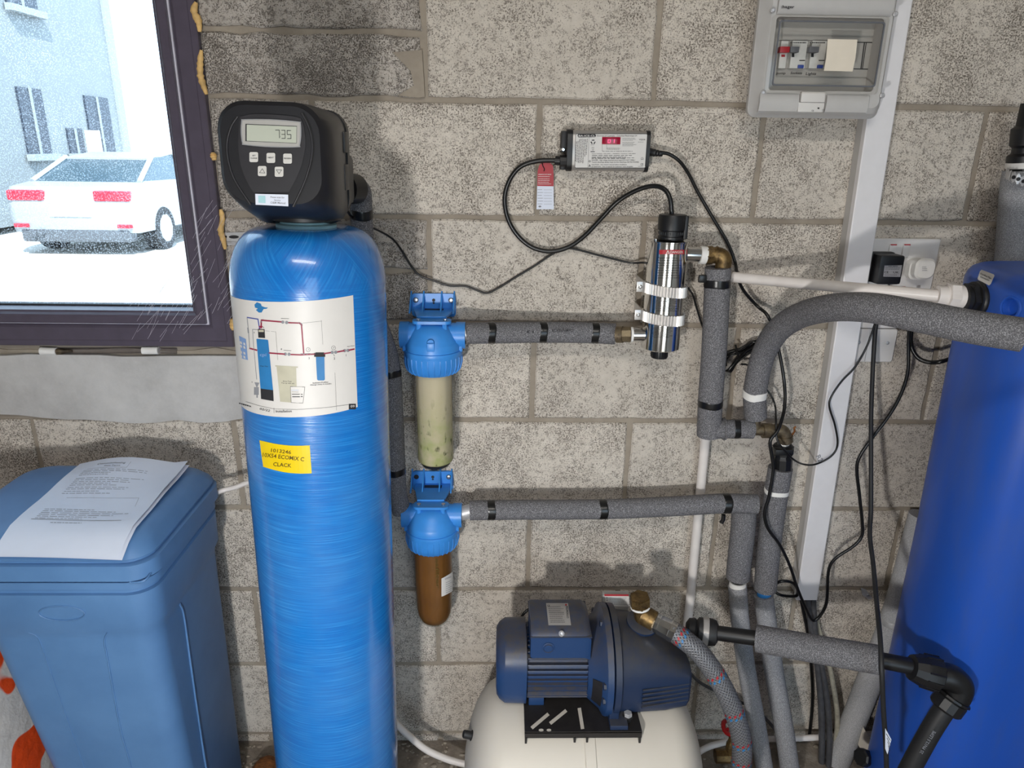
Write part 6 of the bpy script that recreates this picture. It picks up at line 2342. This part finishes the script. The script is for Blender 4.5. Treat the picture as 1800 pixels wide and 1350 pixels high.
# brass tee on the pump and braided hose
te = thing('brass_tee', 'dirty brass tee with hexagon plug on top of the pump', 'pipe fitting', at(1128, 1085, .262))
b = B()
b.cyl(at(1126, 1062, .262), at(1130, 1098, .262), 0.0165, n=18)
b.tube([at(1129, 1080, .262), at(1150, 1092, .275)], 0.021, 18)
b.cyl(at(1126, 1068, .262), at(1125, 1062, .262), 0.020, n=18)
b.obj('tee_body', 'brass', te, 40)
b = B().cyl(at(1125.2, 1064, .262), at(1124.5, 1050, .262), 0.0215, n=6)
b.cyl(at(1124.5, 1050, .262), at(1124.3, 1047, .262), 0.0198, n=6)
b.obj('hex_plug', 'brass', te, 15)
B().cyl(at(1125.5, 1067, .262), at(1125.2, 1063.5, .262), 0.0206, n=18).obj('thread_tape', 'ptfe', te)
B().cyl(at(1141, 1088, .270), at(1153, 1095, .277), 0.0205, n=8).obj('hose_nut', 'aged_brass', te, 15)
ho = thing('braided_hose', 'grey braided flexible hose with red and blue flecks curving down from the pump', 'hose', at(1190, 1115, .30))
S = spline([at(*p) for p in [(1180, 1108, .293), (1200, 1122, .305), (1228, 1146, .318), (1254, 1180, .33), (1276, 1218, .34), (1294, 1262, .345), (1303, 1300, .345), (1304, 1330, .345), (1299, 1365, .34), (1286, 1420, .32), (1280, 1470, .30)]], 10)
b = B().tube(S, 0.0205, 24)
hb = b.obj('braided_sleeve', 'braid', ho, 60)
me = hb.data
uvl = me.uv_layers.new(name='UVMap')
# unroll the tube so the braid runs at +-45 degrees
vi = [0.0] * (len(S))
for i in range(1, len(S)):
    vi[i] = vi[i - 1] + (S[i] - S[i - 1]).length
for poly in me.polygons:
    js = [me.loops[li].vertex_index for li in poly.loop_indices]
    wrap_ = any(j % 24 == 23 for j in js) and any(j % 24 == 0 for j in js)
    for li in poly.loop_indices:
        j = me.loops[li].vertex_index
        a = j % 24
        if wrap_ and a == 0:
            a = 24
        uvl.data[li].uv = (a / 24 * 0.129, vi[min(j // 24, len(S) - 1)])
b = B()
ax_ = at(1186, 1112, .296) - at(1150, 1093, .276)
b.lathe([(0.017, 0), (0.0205, 0.002), (0.0205, 0.008), (0.0195, 0.010), (0.0205, 0.014), (0.0215, 0.032), (0.0225, 0.034), (0.0225, ax_.length), (0.019, ax_.length + 0.001)], at(1150, 1093, .276), ax_, 10)
b.obj('crimp_ferrule', 'chrome', ho, 15)
# coloured tracer threads round the hose
def fleck(i0, off, mat, nm):
    b = B()
    tgt = (S[i0 + 1] - S[i0 - 1]).normalized()
    u, v, a = frame(tgt)
    for j in range(12):
        q = 2 * PI * (j + 0.0) / 12
        q2 = q + 0.26
        for du in (0.0, ):
            p = S[i0] + tgt * (off + 0.0005)
            R_ = 0.0212
            vs = [p + (u * math.cos(w_) + v * math.sin(w_)) * R_ + tgt * (h_ + (0.003 if w_ == q2 else 0)) for w_, h_ in ((q, 0), (q2, 0), (q2, 0.0045), (q, 0.0045))]
            b.add(vs, [(0, 1, 2, 3)])
    b.obj(nm, mat, hb, 0)['kind'] = 'stuff'
for i0 in (6, 30, 46, 59, 70):
    fleck(i0, 0.0, 'red_print', 'red_tracer')
    fleck(i0, 0.0085, 'blue_print', 'blue_tracer')

# red wheel valve at floor level
gv = thing('gate_valve', 'brass gate valve with dark red wheel near the floor behind the hose', 'valve', at(1288, 1320, .20))
wc = at(1290, 1279, .20)
b = B()
b.tube([wc + Vector((0.024 * math.cos(a), 0.024 * math.sin(a), 0.003 * math.sin(3 * a))) for a in [2 * PI * i / 24 for i in range(25)]], 0.0055, 8)
for i in range(4):
    a = PI / 2 * i + 0.3
    b.tube([wc, wc + Vector((0.023 * math.cos(a), 0.023 * math.sin(a), 0))], 0.004, 6)
b.cyl(wc + Vector((0, 0, -0.006)), wc + Vector((0, 0, 0.007)), 0.008, n=12)
b.obj('hand_wheel', 'red_handle', gv, 40)
b = B().cyl(wc + Vector((0, 0, -0.05)), wc, 0.005, n=10)
b.lathe([(0.010, -0.075), (0.013, -0.06), (0.013, -0.05), (0.009, -0.04), (0.009, -0.025)], wc, (0, 0, 1), 8)
b.cyl(wc + Vector((-0.035, 0, -0.085)), wc + Vector((0.035, 0, -0.085)), 0.016, n=8)
b.obj('valve_body', 'brass', gv, 30)

# small things on the wall and floor
gb = thing('metal_strip', 'slotted galvanised metal strip on the wall left of the tall tank', 'bracket', at(420, 420, .004))
poly = [(p.x, p.z) for p in (at(393, 409, .003), at(452, 407, .003), at(452, 431, .003), at(394, 431, .003))]
B().prism(poly, (0, 0, 0), (1, 0, 0), (0, 0, 1), 0.0005, 0.0035).obj('strip', 'galvanised', gb, 0)
pe = at(394, 424, .003)
B().box((at(394, 420, .003).x, -0.007, at(394, 427, .003).z), (at(446, 420, .003).x, -0.0032, at(394, 424.5, .003).z), 0.001).obj('strip_ridge', 'galvanised', gb)
d = Dec(lambda x, y: at(x, y, .0039))
d.poly([(411 + 9 * math.cos(rad(a)) * (1 if abs(math.cos(rad(a))) > .01 else 0) , 416.5 + 3 * math.sin(rad(a))) for a in range(0, 360, 30)])
d.disc(397, 416, 2).disc(441, 416, 2.5)
d.obj('slot_hole', 'gasket_dark', gb)
gs = thing('metal_clip', 'small bent galvanised clip on the wall under the hanging cable', 'bracket', at(1520, 1042, .004))
b = B()
b.loft([[at(x, y, d0) for x, y in ((1513, 1033), (1522, 1036), (1534, 1052), (1527, 1054), (1516, 1046))] for d0 in (0.001, 0.004)])
b.obj('clip_plate', 'galvanised', gs, 0)
B().lathe([(0.004, 0), (0.004, 0.002), (0.002, 0.003)], at(1526, 1047, .004), (0, -1, 0), 10).obj('clip_screw', 'steel', gs)

tb_ = thing('clear_tube', 'clear plastic tube with two white sleeves in the gap below the window', 'tube', at(170, 617, .002))
B().tube([at(100, 617, .000), at(180, 617, .000), at(252, 616, .000), at(310, 617, .000)], 0.0065, 12).obj('tube', 'clear_tube', tb_)
B().cyl(at(72, 617, .002), at(100, 618, .002), 0.0085, n=16).obj('white_sleeve', 'ptfe', tb_)
B().cyl(at(251, 616, .002), at(279, 616, .002), 0.0085, n=16).obj('white_sleeve', 'ptfe', tb_)
B().tube([at(100, 618, .002), at(112, 617, .001), at(127, 617, .001)], [0.007, 0.005, 0.002], 10).obj('tube_stub', 'aged_brass', tb_)

# black knob and card beside the blue tank foot
kn = thing('drain_tap', 'black drain tap with square head at the foot of the blue water tank', 'tap', at(1520, 1330, .22))
a0_, a1_ = at(1512, 1331, .235), at(1560, 1336, .20)
b = B().lathe([(0.016, 0.0), (0.020, 0.003), (0.020, 0.020), (0.015, 0.022), (0.011, 0.024), (0.011, 0.030), (0.015, 0.032), (0.015, 0.05), (0.010, 0.052), (0.010, (a1_ - a0_).length)], a0_, a1_ - a0_, 8)
b.obj('tap_body', 'black_plastic', kn, 20)
cd = thing('card_offcut', 'torn buff card leaning on the wall beside the drain tap', 'card', at(1522, 1310, .10))
poly = [(1517, 1277), (1532, 1305), (1527, 1313), (1536, 1318), (1515, 1322), (1508, 1308)]
B().loft([[at(x, y, .10) for x, y in poly], [at(x, y, .103) for x, y in poly]]).obj('card', 'paper_warm', cd, 0)
tg2 = thing('cable_tag', 'small white printed tag on the hanging cable near the floor', 'tag', at(1562, 1310, .466))
poly = [(1556, 1280), (1567, 1300), (1560, 1326), (1556, 1316)]
B().loft([[at(x, y, .466) for x, y in poly], [at(x, y, .467) for x, y in poly]]).obj('tag_card', 'paper', tg2, 0)
d = Dec(lambda x, y: at(x, y, .4674))
for i in range(4):
    d.stroke([(1558 + i * 1.2, 1290 + i * 7), (1565 - i * .4, 1302 + i * 6)], 1.0)
d.obj('tag_print', 'ink', tg2)
# rubble along the foot of the wall
rr = random.Random(31)
rub = B()
for i in range(160):
    px = rr.choice([rr.uniform(700, 830), rr.uniform(1225, 1560), rr.uniform(400, 480)])
    p = atz(px, rr.uniform(1300, 1350), 0.0)
    if p.y > -0.008 or (p.x > 0.76 and p.y < -0.07):
        continue
    s_ = rr.uniform(0.002, 0.006)
    rub.sphere(p + Vector((0, 0, s_ * 0.55)), s_, 6, 4, (rr.uniform(.8, 1.5), rr.uniform(.7, 1.2), 0.6))
tag(rub.obj('rubble', 'mortar', None, 0), 'small crumbs of mortar scattered on the dusty floor along the wall', 'rubble')['kind'] = 'stuff'
